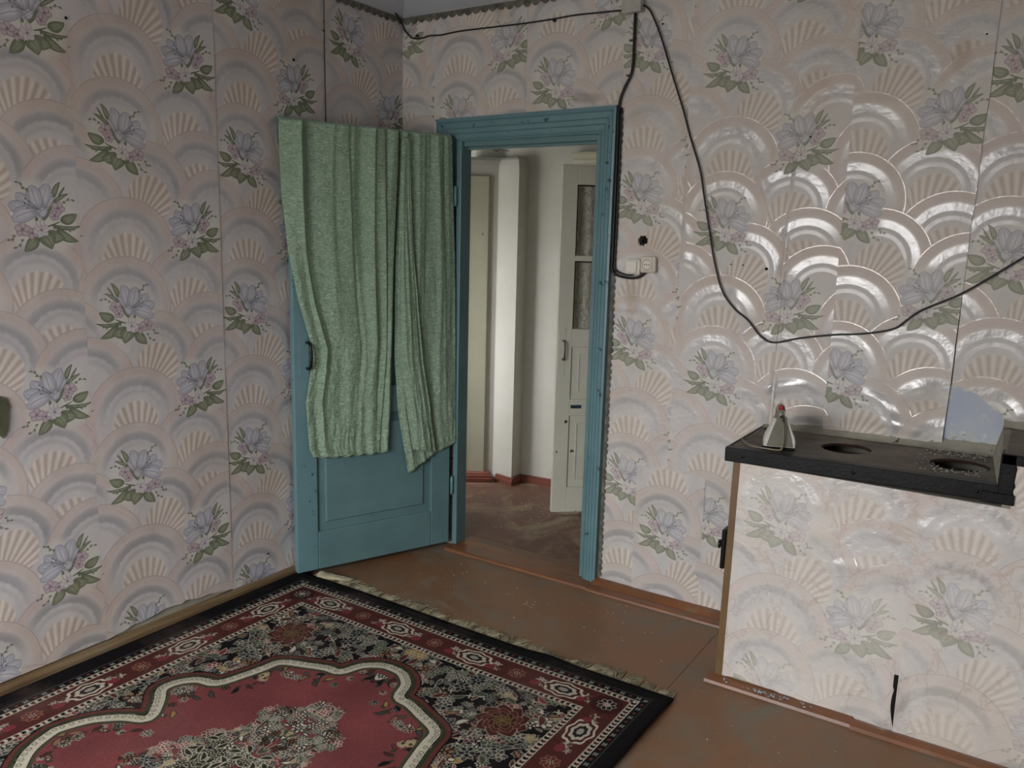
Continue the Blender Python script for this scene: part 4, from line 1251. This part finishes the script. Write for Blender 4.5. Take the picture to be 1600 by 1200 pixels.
in_frame(pnl, 0.5, 0.012, 0.55)
# stitched hem
mb = MB(); hp_ = []
for i in range(61):
    s = i / 60; z = 0.573 - 0.012 * s - 0.008 * math.sin(s * 3) + 0.004 * math.sin(s * 40)
    y = 0.010 + sum(h * 0.010 * math.exp(-((s - c) / wd) ** 2) * 0.65 for (c, wd, h) in f1)
    hp_.append((Lw(z) + (Rw(z) - Lw(z)) * s - 0.5, y - 0.012 + 0.002, z - 0.55))
mb.tube(hp_, 0.0035, 6)
mb.build('hem', M_CURTAIN, cu, local=True, smooth=True)

cu2 = empty('green_curtain', (0, 0, 0)); place_on_door(cu2)
cu2.location = d1.matrix_basis @ Vector((0.12, 0.012, 0.45))
tag(cu2, 'narrow green satin curtain thrown over the blue door at its hinge side, pointed hem', 'curtain', 'green curtains over the blue door')
def L2(z): return interp(z, [0.40, 0.74, 1.0, 1.4, 1.75, 2.02], [0.238, 0.300, 0.320, 0.316, 0.303, 0.294])
def R2(z): return interp(z, [0.5, 0.9, 1.467, 2.02], [-0.020, -0.014, -0.004, 0.022])
f2 = [(0.12, 0.06, 0.8), (0.35, 0.04, 0.9), (0.52, 0.05, 0.7), (0.72, 0.04, 1.0), (0.90, 0.05, 0.8)] + [(rr.random(), 0.02, 0.15) for _ in range(5)]
p2 = cloth_panel('cloth', L2, R2, DZ1 + 0.005, lambda s: interp(s, [0, 0.06, 0.55, 0.8, 1.0], [0.425, 0.432, 0.505, 0.530, 0.548]), 70, 150, f2, cu2, seed=5.0, amp0=0.010, amp1=0.009, pleats=((0.12, 0.09, 0.012, 1.2), (0.46, 0.14, 0.012, 0.7), (0.80, 0.16, 0.012, 1.3)))
in_frame(p2, 0.12, 0.012, 0.45)
def L3(z): return interp(z, [0.53, 0.74, 0.99, 1.3, 1.75, 1.98], [0.228, 0.262, 0.306, 0.310, 0.300, 0.292])
def R3(z): return interp(z, [0.52, 0.75, 0.99, 1.3, 1.5, 1.75, 1.98], [0.108, 0.140, 0.180, 0.212, 0.232, 0.245, 0.250])
f3 = [(0.25, 0.12, 0.7), (0.5, 0.25, 1.2), (0.8, 0.10, 0.6), (0.97, 0.06, 0.5)]
p3 = cloth_panel('front_fold', L3, R3, 1.99, lambda s: 0.548 - 0.022 * s, 40, 140, f3, cu2, y0=0.030, seed=8.0, amp0=0.006, amp1=0.022, over=False)
in_frame(p3, 0.12, 0.012, 0.45)

# --- rug
rg = empty('patterned_rug', ((RUG['x0'] + RUG['x1']) / 2, (RUG['y0'] + RUG['y1']) / 2, 0))
tag(rg, 'red and black oriental rug with cream scalloped medallion on the brown floor', 'rug')
def rug_z(x, y):
    h = 0.011 + 0.003 * (0.5 + 0.5 * fnoise(x * 2.4, y * 2.4, 1))
    ex = min(x - RUG['x0'], RUG['x1'] - x); ey = RUG['y1'] - y
    if x - RUG['x0'] < 0.05: h += 0.016 * (1 - (x - RUG['x0']) / 0.05)
    if RUG['x1'] - x < 0.09: h += 0.016 * (1 - (RUG['x1'] - x) / 0.09) * (0.7 + 0.6 * fnoise(y * 3, 0, 2)) * min(1, max(0, ey / 0.06))
    if ey < 0.05 and 1.2 < x < 1.5: h += 0.008 * math.exp(-((x - 1.36) / 0.08) ** 2) * (1 - ey / 0.05)
    return h
mb = MB()
def rp(s, t):
    x = RUG['x0'] + (RUG['x1'] - RUG['x0']) * s; y = RUG['y0'] + (RUG['y1'] - RUG['y0']) * t
    yy = y + (0.006 * math.sin(x * 4) - 0.010 * max(0, x - 1.4)) * t
    return (x + 0.006 * fnoise(y * 2, 3, 1) * (s > .95) , yy, rug_z(x, y))
mb.grid(90, 120, rp, lambda s, t: (s, t))
mb.build('rug_pile', M_RUG, rg, smooth=True, solid=0.009)
# fringe: a woven cotton heading and tufts of loose threads
mb = MB()
def hp2(s, t):
    x = RUG['x0'] + 0.05 + (RUG['x1'] - RUG['x0'] - 0.06) * s
    return (x, RUG['y1'] + 0.006 * math.sin(x * 4) - 0.010 * max(0, x - 1.4) + (0.015 + 0.006 * fnoise(x * 9, 2, 2)) * t - 0.004, 0.009 - 0.005 * t + 0.002 * fnoise(x * 20, t * 3, 1))
mb.grid(120, 3, hp2)
hd = mb.build('fringe_heading', M_FRINGE, rg, smooth=True, solid=0.002)
mb = MB()
fr = random.Random(12)
x = RUG['x0'] + 0.05
while x < RUG['x1'] - 0.005:
    dens = 0.5 + 0.5 * fnoise(x * 5.3, 7, 7) + 0.35 * fnoise(x * 31, 2, 4)
    if 1.20 < x < 1.42: dens *= 0.45
    L = 0.018 + 0.070 * max(0.05, dens) + 0.018 * fr.random()
    a = 0.7 * (fr.random() - 0.5) + 1.1 * fnoise(x * 22, 1, 9)
    y0_ = RUG['y1'] + 0.006 * math.sin(x * 4) - 0.010 * max(0, x - 1.4) + 0.010
    pts = []
    for k in range(4):
        f = k / 3
        pts.append((x + L * f * math.sin(a) + 0.006 * f * (fr.random() - .5), y0_ + L * f * math.cos(a), 0.006 - 0.003 * f + 0.006 * math.sin(f * PI) * fr.random()))
    mb.tube(pts, [0.0014, 0.0014, 0.0012, 0.0008], 3, caps=False)
    x += 0.0012 + 0.0012 * fr.random() + (0.006 * fr.random() if fr.random() < 0.10 else 0.0)
tag(mb.build('fringe_threads', M_FRINGE, rg), kind='stuff')
# bunched backing cloth at the corner under the door
mb = MB()
def bc(s, t):
    ang = PI * t
    r_ = 0.030 + 0.008 * fnoise(s * 4, t * 3, 2)
    return (0.115 + 0.15 * s, -0.700 + 0.055 * s - r_ * math.cos(ang) * (1 - 0.45 * s), 0.003 + r_ * 0.85 * math.sin(ang) * (1 - 0.65 * s) + 0.003 * fnoise(s * 12, t * 6, 5))
mb.grid(16, 12, bc)
mb.build('bunched_fringe', M_FRINGE, rg, smooth=True, solid=0.003)

# --- masonry cooking stove
SX0, SX1 = 1.912, 3.35
st = empty('masonry_stove', (2.6, -0.24, 0))
tag(st, 'low papered masonry cooking stove with a black iron top against the back wall', 'stove')
YB, YT = -0.484, -0.452
HF = 0.806
def yf(z): return YB + (YT - YB) * z / 0.81
mb = MB()
def front_quad(x0, x1, z0, z1, yb):
    v = [(x0, yf(z0), z0), (x1, yf(z0), z0), (x1, yf(z1), z1), (x0, yf(z1), z1)]
    w_ = [(p[0], yb, p[2]) for p in v]
    return v + w_, [(0, 1, 2, 3), (7, 6, 5, 4), (0, 4, 5, 1), (1, 5, 6, 2), (2, 6, 7, 3), (3, 7, 4, 0)]
SB = -0.038
for q in ((SX0, SX1, 0.0, 0.62, SB), (SX0, SX1, 0.62, HF, yf(0.7) + 0.11)):
    mb.add(*front_quad(*q))
mb.box(SX0, SX0 + 0.10, yf(0.7) + 0.11, SB, 0.62, HF); mb.box(2.66, SX1, yf(0.7) + 0.11, SB, 0.62, HF)
mb.box(SX0 + 0.10, 2.66, -0.08, SB, 0.62, HF)
mb.build('stove_body', M_PLASTER, st)
mb = MB(); mb.box(SX0 + 0.10, 2.66, yf(0.7) + 0.11, -0.08, 0.615, 0.63)
mb.build('firebox_floor', M_RUST, st)
# wooden corner post and papered front
mb = MB()
v = [(SX0, yf(0) - 0.006, 0.015), (SX0 + 0.024, yf(0) - 0.006, 0.015), (SX0 + 0.024, yf(HF) - 0.006, HF + 0.004), (SX0, yf(HF) - 0.006, HF + 0.004)]
v += [(p[0], p[1] + 0.05, p[2]) for p in v]
v[4:] = [(p[0] - (0.004 if i in (0, 3) else 0), p[1], p[2]) for i, p in enumerate(v[4:])]
mb.add(v, [(0, 1, 2, 3), (7, 6, 5, 4), (0, 4, 5, 1), (1, 5, 6, 2), (2, 6, 7, 3), (3, 7, 4, 0)])
mb.build('corner_post', M_POST, st)
sb1 = ((2.10, 0.70, 0.12, 0.02, 0.004, 0.1), (2.36, 0.53, 0.09, 0.016, 0.006, 0.15), (2.20, 0.40, 0.03, 0.10, 0.004, 0.2), (2.48, 0.10, 0.03, 0.15, 0.008, 0.0))
strip(st, 'wallpaper_strip', M_PAPER_STOVE, 'x', SX0 + 0.023, 2.508, 0.02, HF, 1.932, 0.633, off=0.002, seed=20, lean=(YB, YT), bumps=sb1, cell=0.012, bottom=lambda a: interp(a, [1.93, 2.0, 2.12, 2.3, 2.51], [0.020, 0.028, 0.022, 0.016, 0.006]) + 0.004 * fnoise(a * 30, 2, 2),
      right=lambda z: 2.509 - (0.017 * math.sin((z - 0.02) / 0.20 * PI) ** 1.2 if 0.02 < z < 0.22 else 0.0))
strip(st, 'wallpaper_strip', M_PAPER_STOVE, 'x', 2.506, 3.06, 0.0, HF, 2.483, 0.441, off=0.007, seed=21, lean=(YB, YT), cell=0.014, bumps=((2.62, 0.70, 0.2, 0.02, 0.004, 0.05), (2.505, 0.12, 0.02, 0.10, 0.010, 0)), bottom=lambda a: 0.004 + 0.003 * fnoise(a * 20, 1, 1))
strip(st, 'wallpaper_strip', M_PAPER_STOVE, 'x', 3.058, SX1, 0.0, HF, 3.04, 0.47, off=0.003, seed=22, lean=(YB, YT))
MB().box(2.4925, 2.509, YB - 0.0035, YB + 0.004, 0.016, 0.205).build('seam_gap_shade', M_DARK, st)  # dark strip painted in as the shade inside the lifted seam
# iron top plate with two round openings
def plate_z(x): return 0.0
mb = MB()
def circ(cx, cy, r_, n_=36): return [(cx + r_ * math.cos(2 * PI * k / n_), cy + r_ * math.sin(2 * PI * k / n_)) for k in range(n_)]
PZ = 0.842
tilt = Matrix.Translation((1.885, 0, PZ)) @ Matrix.Rotation(-0.018, 4, 'Y')
H1, H2 = (2.233 - 1.885, -0.218, 0.083), (2.588 - 1.885, -0.243, 0.088)
PL = 2.715 - 1.885
mb.prism([(0, -0.458), (PL, -0.452), (PL - 0.035, SB), (0, SB)], 0.010, tilt, holes=[circ(*H1), circ(*H2)])
mb.build('top_plate', M_CASTTOP, st)
for hnum in (H1, H2):
    mb = MB()
    mb.tube([tilt @ Vector((p[0], p[1], 0.004)) for p in circ(hnum[0], hnum[1], hnum[2] - 0.003, 32)], 0.0048, 6, True)
    mb.build('opening_rim', M_RUST, st, smooth=True)
mb = MB()
mb.box(-0.004, PL + 0.030, -0.466, -0.459, -0.036, 0.013, 0.003, M=tilt)
mb.box(-0.004, PL, -0.459, -0.425, 0.010, 0.0135, 0.001, M=tilt)
ei = mb.build('edge_angle_iron', M_IRON, st)
for xk in (0.06, 0.42, 0.77):
    MB().lathe([(0.0005, 0), (0.006, 0), (0.005, 0.003), (0.001, 0.0045)], tilt @ Vector((xk, -0.466, -0.012)), 8, Matrix.Rotation(PI / 2, 3, 'X')).build('rivet', M_IRON, ei)
mb = MB(); mb.box(-0.004, 0.002, -0.459, SB, -0.030, 0.0135, 0.002, M=tilt)
mb.build('side_angle_iron', M_IRON, st)
# raised hob at the right with its bracket
RZ = 0.968
mb = MB()
mb.box(2.722, SX1, -0.452, SB, HF, RZ - 0.012)
mb.build('raised_block', M_PLASTER, st)
strip(st, 'wallpaper_strip', M_PAPER_STOVE, 'x', 2.748, 3.06, HF - 0.01, RZ - 0.028, 2.483, 0.441, off=0.010, seed=23, lean=(YB, YT - 0.001), cell=0.012, left=lambda z: 2.748 + 0.010 * fnoise(z * 60, 2, 2))
MB().box(2.715, SX1, -0.455, SB, RZ - 0.012, RZ, 0.002).build('raised_plate', M_CASTTOP, st)
mb = MB()
mb.box(2.708, 2.746, -0.468, -0.461, 0.838, RZ + 0.001, 0.002)
mb.box(2.708, SX1, -0.468, -0.461, RZ - 0.030, RZ + 0.002, 0.002)
mb.box(2.705, 2.712, -0.466, -0.40, 0.872, RZ + 0.001, 0.002)
mb.box(2.665, 2.752, -0.475, -0.463, 0.818, 0.850, 0.003)
mb.build('hob_bracket', M_IRON, st)
mb = MB()
mb.add([(2.668, -0.008, .866), (2.7145, -0.008, .866), (2.7145, -0.450, .866), (2.704, -0.450, .866), (2.690, -0.008, RZ - .002), (2.7145, -0.008, RZ - .002), (2.7145, -0.440, RZ - .013), (2.7085, -0.445, RZ - .013)], [(0, 1, 2, 3), (7, 6, 5, 4), (0, 4, 5, 1), (1, 5, 6, 2), (2, 6, 7, 3), (3, 7, 4, 0)])
mb.build('plaster_fillet', M_PLASTER, st)
# plaster ridge along the back of the plate
mb = MB()
def ridge(x0, x1, zb, dz, amp, nseg):
    mb = MB()
    def P(s, t):
        x = x0 + (x1 - x0) * s
        wd = 0.046 + amp * s + 0.010 * fnoise(x * 19, 3, 1)
        return (x, -0.001 - wd * (1 - t), zb + dz * s + 0.0015 + 0.034 * (0.15 + 0.85 * min(1.0, max(0.0, (x - 1.93) / 0.12))) * t ** 1.7 + 0.004 * fnoise(x * 40, t * 4, 2) * t)
    mb.grid(nseg, 6, P)
    mb.build('plaster_ridge', M_PLASTER, t8, smooth=True)
t8 = struct(empty('trim_7', (2.3, -0.03, 0.86)), 'rough plaster ridge between the stove top and the back wall', 'trim')
ridge(1.880, 2.690, 0.852, 0.0145, 0.012, 70)
ridge(2.69, 3.35, RZ, 0.0, 0.0, 40)
# the lower, whiter band of the bare patch
mb = MB()
lw = [(2.509, 0.846), (2.70, 0.846), (2.715, 0.93)] + [(2.70 - 0.0235 * k, 0.925 + 0.012 * math.sin(k * 1.9) - 0.006 * k * (k < 4)) for k in range(8)]
mb.prism(lw, 0.0035, Matrix(((1, 0, 0, 0), (0, 0, -1, 0.0), (0, 1, 0, 0), (0, 0, 0, 1))))
mb.build('whitewash_patch', mat_paint('thin_whitewash', (0.76, 0.775, 0.765), (0.71, 0.73, 0.74), (0.60, 0.61, 0.58), 0.85, 14, 0.64, 0.4, 40), wb)
# skirting trim of the stove foot
t7 = empty('stove_trim', (2.4, -0.51, 0)); t7.parent = None
bpy.data.objects.remove(t7)
mb = MB()
mb.prism([(0, 0), (0.050, 0), (0.050, 0.020), (0.028, 0.016), (0.004, 0.010)], 2.38 - 1.88, Matrix(((0, 0, 1, 1.885), (1, 0, 0, -0.532), (0, 1, 0, 0), (0, 0, 0, 1))))
mb.build('foot_trim', M_TRIM, st)
mb = MB()
mb.prism([(0, 0), (0.050, 0), (0.050, 0.014), (0.028, 0.018), (0.003, 0.012)], 3.3 - 2.384, Matrix(((0, 0, 1, 2.384), (1, 0, 0, -0.540), (0, 1, 0, 0), (0, 0, 0, 1))))
mb.build('foot_trim', M_TRIM, st)
# side fire door seen edge-on, with its latch
fd = MB().box(1.896, 1.911, -0.50 + 0.02, -0.33, 0.415, 0.560, 0.003).build('fire_door', M_IRON, st)
MB().lathe([(0.0005, 0), (0.010, 0.002), (0.017, 0.006), (0.016, 0.010), (0.006, 0.012), (0.005, 0.020)], (1.876, -0.455, 0.497), 12, Matrix.Rotation(PI / 2, 3, 'Y')).build('latch_knob', M_STEEL, fd, smooth=True)
# crumbs and flakes that nobody could count
def crumbs(name, pts, mat, label, smin, smax, seed):
    rc = random.Random(seed)
    mb = MB()
    for (x, y, z) in pts:
        s = smin + (smax - smin) * rc.random()
        mb.box(-s, s, -s * .7, s * .7, -s * .3, s * .3, M=Matrix.Translation((x, y, z + s * 0.3)) @ Matrix.Rotation(rc.random() * 6, 4, 'Z') @ Matrix.Rotation(0.3 * (rc.random() - .5), 4, 'X'))
    o = mb.build(name, mat)
    tag(o, label, 'crumbs', kind='stuff')
rc = random.Random(4)
crumbs('plaster_crumbs', [p for p in [(2.46 + 0.195 * rc.random() ** 0.7, -0.062 - 0.345 * rc.random() ** 1.6, 0.8705) for _ in range(420)] if math.hypot(p[0] - 2.588, p[1] + 0.243) > 0.092], M_PLASTER, 'grey plaster crumbs lying on the stove plate at its right end', 0.0008, 0.0030, 1)
crumbs('plaster_crumbs', [(1.95 + 0.35 * rc.random(), -0.50 - 0.03 * rc.random(), 0.018) for _ in range(16)] + [(2.10 + 0.10 * rc.gauss(0, .4), -0.516 + 0.012 * rc.gauss(0, .5), 0.018) for _ in range(34)], M_BLUECHIP, 'pale blue paint flakes on the trim at the foot of the stove', 0.0012, 0.0042, 2)
crumbs('plaster_crumbs', [(0.35 + 1.5 * rc.random(), -0.12 - 0.40 * rc.random(), 0.0) for _ in range(60)] + [(1.02 + 0.05 * rc.random(), -0.40 + 0.05 * rc.random(), 0.0) for _ in range(10)] + [(1.95 + 0.7 * rc.random(), -0.62 - 0.5 * rc.random(), 0) for _ in range(30)], M_CHIP, 'small pale paint flakes scattered over the brown floor', 0.0008, 0.0028, 3)
crumbs('plaster_crumbs', [(0.25 + 0.28 * rc.gauss(0, 1), 0.66 + 0.16 * rc.gauss(0, 1), 0.0) for _ in range(260)], M_CHIP, 'pale plaster crumbs scattered over the hallway floor', 0.0008, 0.0032, 4)

# --- electric iron on the stove
def on_plate(x, y): return tilt @ Vector((x - 1.885, y, 0.0105))
IP = on_plate(2.021, -0.314) + Vector((0, 0, 0.0018))
ir = empty('electric_iron', IP, 0.32)
tag(ir, 'old grey electric iron with a red knob, standing on the stove top', 'iron')
def iron_out(sc, y0, y1, n_=14):
    """half outline of the sole: heel at y0 (towards viewer), tip at y1"""
    pts = []
    for k in range(n_ + 1):
        t = k / n_
        pts.append((sc * 0.052 * (1 - t ** 2.4) ** 0.75 * (1.0 if t > 0.05 else 0.93 + 1.4 * t), y0 + (y1 - y0) * t))
    return pts + [(-x_, y_) for (x_, y_) in reversed(pts[:-1])]
MB().prism(iron_out(1.0, -0.085, 0.115), 0.012, Matrix.Translation((0, 0, 0.0005))).build('sole_plate', M_IRON, ir, local=True)
mb = MB()
secs = [(0.0125, 1.04, -0.090, 0.112), (0.030, 1.05, -0.091, 0.108), (0.045, 0.98, -0.089, 0.098), (0.070, 0.76, -0.083, 0.072), (0.095, 0.56, -0.074, 0.045), (0.108, 0.46, -0.069, 0.03)]
vs, fs = [], []
for (z, s_, a, b) in secs:
    for p in iron_out(s_, a, b): vs.append((p[0], p[1], z))
n_ = len(iron_out(1, 0, 1))
for i in range(len(secs) - 1):
    for k in range(n_): fs.append((i * n_ + k, i * n_ + (k + 1) % n_, (i + 1) * n_ + (k + 1) % n_, (i + 1) * n_ + k))
fs += [tuple(range(n_))[::-1], tuple((len(secs) - 1) * n_ + k for k in range(n_))]
mb.add(vs, fs)
mb.build('body_shell', M_IRONBODY2, ir, local=True)
mb = MB()      # grey heel cover, a tapering face
hv = [(-0.043, -0.095, 0.015), (0.043, -0.095, 0.015), (0.034, -0.094, 0.050), (0.016, -0.080, 0.105), (0.014, -0.076, 0.128), (0.007, -0.072, 0.139), (-0.007, -0.072, 0.139), (-0.014, -0.076, 0.128), (-0.016, -0.080, 0.105), (-0.034, -0.094, 0.050)]
hv += [(p[0] * 0.96, p[1] + 0.016, p[2]) for p in hv]
mb.add(hv, [tuple(range(10)), tuple(range(10, 20))[::-1]] + [(k, (k + 1) % 10, 10 + (k + 1) % 10, 10 + k) for k in range(10)])
mb.build('heel_cover', M_IRONBODY, ir, local=True)
mb = MB()
mb.tube(smooth_path([(0, -0.066, 0.112), (0, -0.064, 0.128), (0, -0.035, 0.137), (0, 0.01, 0.134), (0, 0.045, 0.118), (0, 0.055, 0.085)], 5), 0.0135, 10)
hdl = mb.build('handle', M_IRONBODY, ir, local=True, smooth=True)
MB().lathe([(0.001, 0), (0.010, 0.0), (0.0095, 0.012), (0.006, 0.015)], (0, -0.060, 0.138), 12).build('red_knob', M_RED, ir, local=True, smooth=True)
MB().tube([(0.001, -0.076, 0.118), (0.002, -0.088, 0.113), (0.003, -0.095, 0.104)], [0.007, 0.006, 0.0045], 8).build('cord_sleeve', M_STEEL, ir, local=True, smooth=True)
zp = 0.0050
MB().tube(smooth_path([(0.003, -0.095, 0.104), (0.008, -0.104, 0.08), (0.010, -0.108, 0.045), (0.008, -0.106, 0.012), (-0.004, -0.104, zp), (-0.040, -0.098, zp), (-0.085, -0.075, zp), (-0.110, -0.035, zp), (-0.122, 0.000, zp + 0.004), (-0.120, 0.012, zp + 0.004), (-0.100, 0.035, zp), (-0.070, 0.085, zp + 0.01), (-0.045, 0.14, zp + 0.02), (-0.02, 0.17, zp + 0.004), (0.03, 0.19, zp + 0.004), (0.06, 0.17, zp + 0.004)], 6), 0.0032, 6).build('cord', M_CORD, ir, local=True, smooth=True)

# --- switch, socket, junction box and cables
sw = empty('light_switch', (1.291, -0.012, 1.420)); tag(sw, 'white surface-mounted light switch left of the wall socket', 'switch')
MB().box(1.258, 1.324, -0.030, -0.008, 1.420, 1.484, 0.006).build('housing', M_PLASTIC, sw)
MB().box(1.263, 1.312, -0.038, -0.029, 1.427, 1.477, 0.003).build('rocker', M_PLASTIC, sw)
so = empty('wall_socket', (1.360, -0.012, 1.429)); tag(so, 'white surface-mounted wall socket right of the light switch', 'socket')
MB().box(1.326, 1.394, -0.034, -0.008, 1.429, 1.497, 0.009).build('housing', M_PLASTIC2, so)
fc = MB().box(1.333, 1.384, -0.038, -0.033, 1.437, 1.489, 0.004).build('face_plate', M_PLASTIC2, so)
MB().tube([(1.3585 + 0.0205 * math.cos(2 * PI * k / 24), -0.0382, 1.463 + 0.0205 * math.sin(2 * PI * k / 24)) for k in range(24)], 0.0012, 6, True).build('socket_ring', M_CORD, fc)
for dx in (-0.010, 0.0, 0.010):
    MB().lathe([(0.0003, 0), (0.0024, 0), (0.0024, 0.0012), (0.001, 0.0014)], (1.3585 + dx, -0.0378, 1.463), 8, Matrix.Rotation(PI / 2, 3, 'X')).build('pin_hole', M_DARK, fc)
jb = empty('junction_box', (1.239, -0.012, 2.458)); tag(jb, 'grey white cable junction box high on the wall above the door corner', 'box')
MB().box(1.200, 1.278, -0.046, -0.008, 2.462, 2.545, 0.005).build('box_body', M_BOX, jb)
MB().box(1.197, 1.281, -0.054, -0.045, 2.459, 2.548, 0.003).build('box_lid', M_BOX, jb)
def cable(name, pts, r_, label, y=-0.016, grp=None):
    P3 = smooth_path([(p[0], y, p[1]) if len(p) == 2 else p for p in pts], 5)
    o = MB().tube(P3, r_, 7).build(name, M_WIRE, None, smooth=True)
    tag(o, label, 'cable')
    return o
c1 = cable('cable', [(0.016, -0.092, 2.612), (0.016, -0.056, 2.588), (0.016, -0.018, 2.556), (0.022, -0.016, 2.536), (0.055, 2.503), (0.079, 2.489), (0.134, 2.483), (0.181, 2.489), (0.25, 2.485), (0.361, 2.490), (0.54, 2.487), (0.71, 2.484), (0.856, 2.485), (0.965, 2.488), (1.086, 2.484), (1.202, 2.48)], 0.0034, 'thin black cable running under the ceiling from the corner to the junction box')
for (x, z) in ((0.104, 2.497), (0.862, 2.478), (1.19, 2.475)):
    MB().box(x - 0.006, x + 0.006, -0.020, -0.006, z - 0.004, z + 0.004, 0.001).build('cable_clip', M_WIRE, c1)
c2 = cable('cable', [(1.243, 2.463), (1.243, 2.40), (1.244, 2.281), (1.236, 2.225), (1.208, 2.172), (1.190, 2.11), (1.1895, 1.969), (1.1905, 1.76), (1.1905, 1.494), (1.189, 1.455), (1.193, 1.432), (1.218, 1.413), (1.276, 1.404), (1.319, 1.411), (1.347, 1.432)], 0.0058, 'thick black cable beside the door casing, from junction box down to the socket', -0.019)
cable('cable', [(1.2005, 2.10), (1.2005, 1.9), (1.2015, 1.60), (1.2015, 1.46), (1.208, 1.434), (1.245, 1.419), (1.284, 1.417), (1.292, 1.426)], 0.0040, 'second black cable beside the door casing, ending under the light switch', -0.016)
for (x, z) in ((1.232, 2.36), (1.225, 2.225)):
    MB().box(x - 0.010, x + 0.010, -0.022, -0.006, z - 0.0035, z + 0.0035, 0.001).build('cable_clip', M_STEEL, c2)
cable('cable', [(1.274, 2.487), (1.290, 2.480), (1.316, 2.451), (1.363, 2.355), (1.411, 2.23), (1.475, 2.067), (1.509, 1.968), (1.557, 1.843), (1.583, 1.732), (1.612, 1.607), (1.642, 1.483), (1.682, 1.371), (1.738, 1.303), (1.792, 1.264), (1.847, 1.205), (1.899, 1.185), (1.993, 1.21), (2.108, 1.232), (2.218, 1.246), (2.313, 1.27), (2.352, 1.301), (2.399, 1.343), (2.512, 1.405), (2.6, 1.47), (2.684, 1.536), (2.80, 1.62), (3.0, 1.75)], 0.0036, 'long black cable sagging in a loop across the papered wall above the stove', -0.022)
# stub of wire poking from the hallway wall above the flue
MB().tube(smooth_path([(-0.235, 1.185, 2.105), (-0.225, 1.15, 2.10), (-0.205, 1.14, 2.135), (-0.212, 1.135, 2.10), (-0.19, 1.14, 2.095), (-0.195, 1.13, 2.15), (-0.165, 1.14, 2.16), (-0.160, 1.15, 2.12), (-0.19, 1.14, 2.112), (-0.14, 1.15, 2.090), (-0.08, 1.17, 2.083)], 5), 0.0022, 5)
ws = MB().tube(smooth_path([(-0.255, 1.195, 2.105), (-0.245, 1.16, 2.10), (-0.225, 1.15, 2.128), (-0.232, 1.145, 2.10), (-0.21, 1.15, 2.095), (-0.215, 1.14, 2.14), (-0.185, 1.15, 2.148), (-0.180, 1.16, 2.12), (-0.21, 1.15, 2.108), (-0.16, 1.16, 2.095), (-0.09, 1.18, 2.088)], 5), 0.0022, 5).build('wire_stub', M_WIRE, None, smooth=True)
tag(ws, 'tangled dark wire stub on the hallway wall above the flue', 'wire')
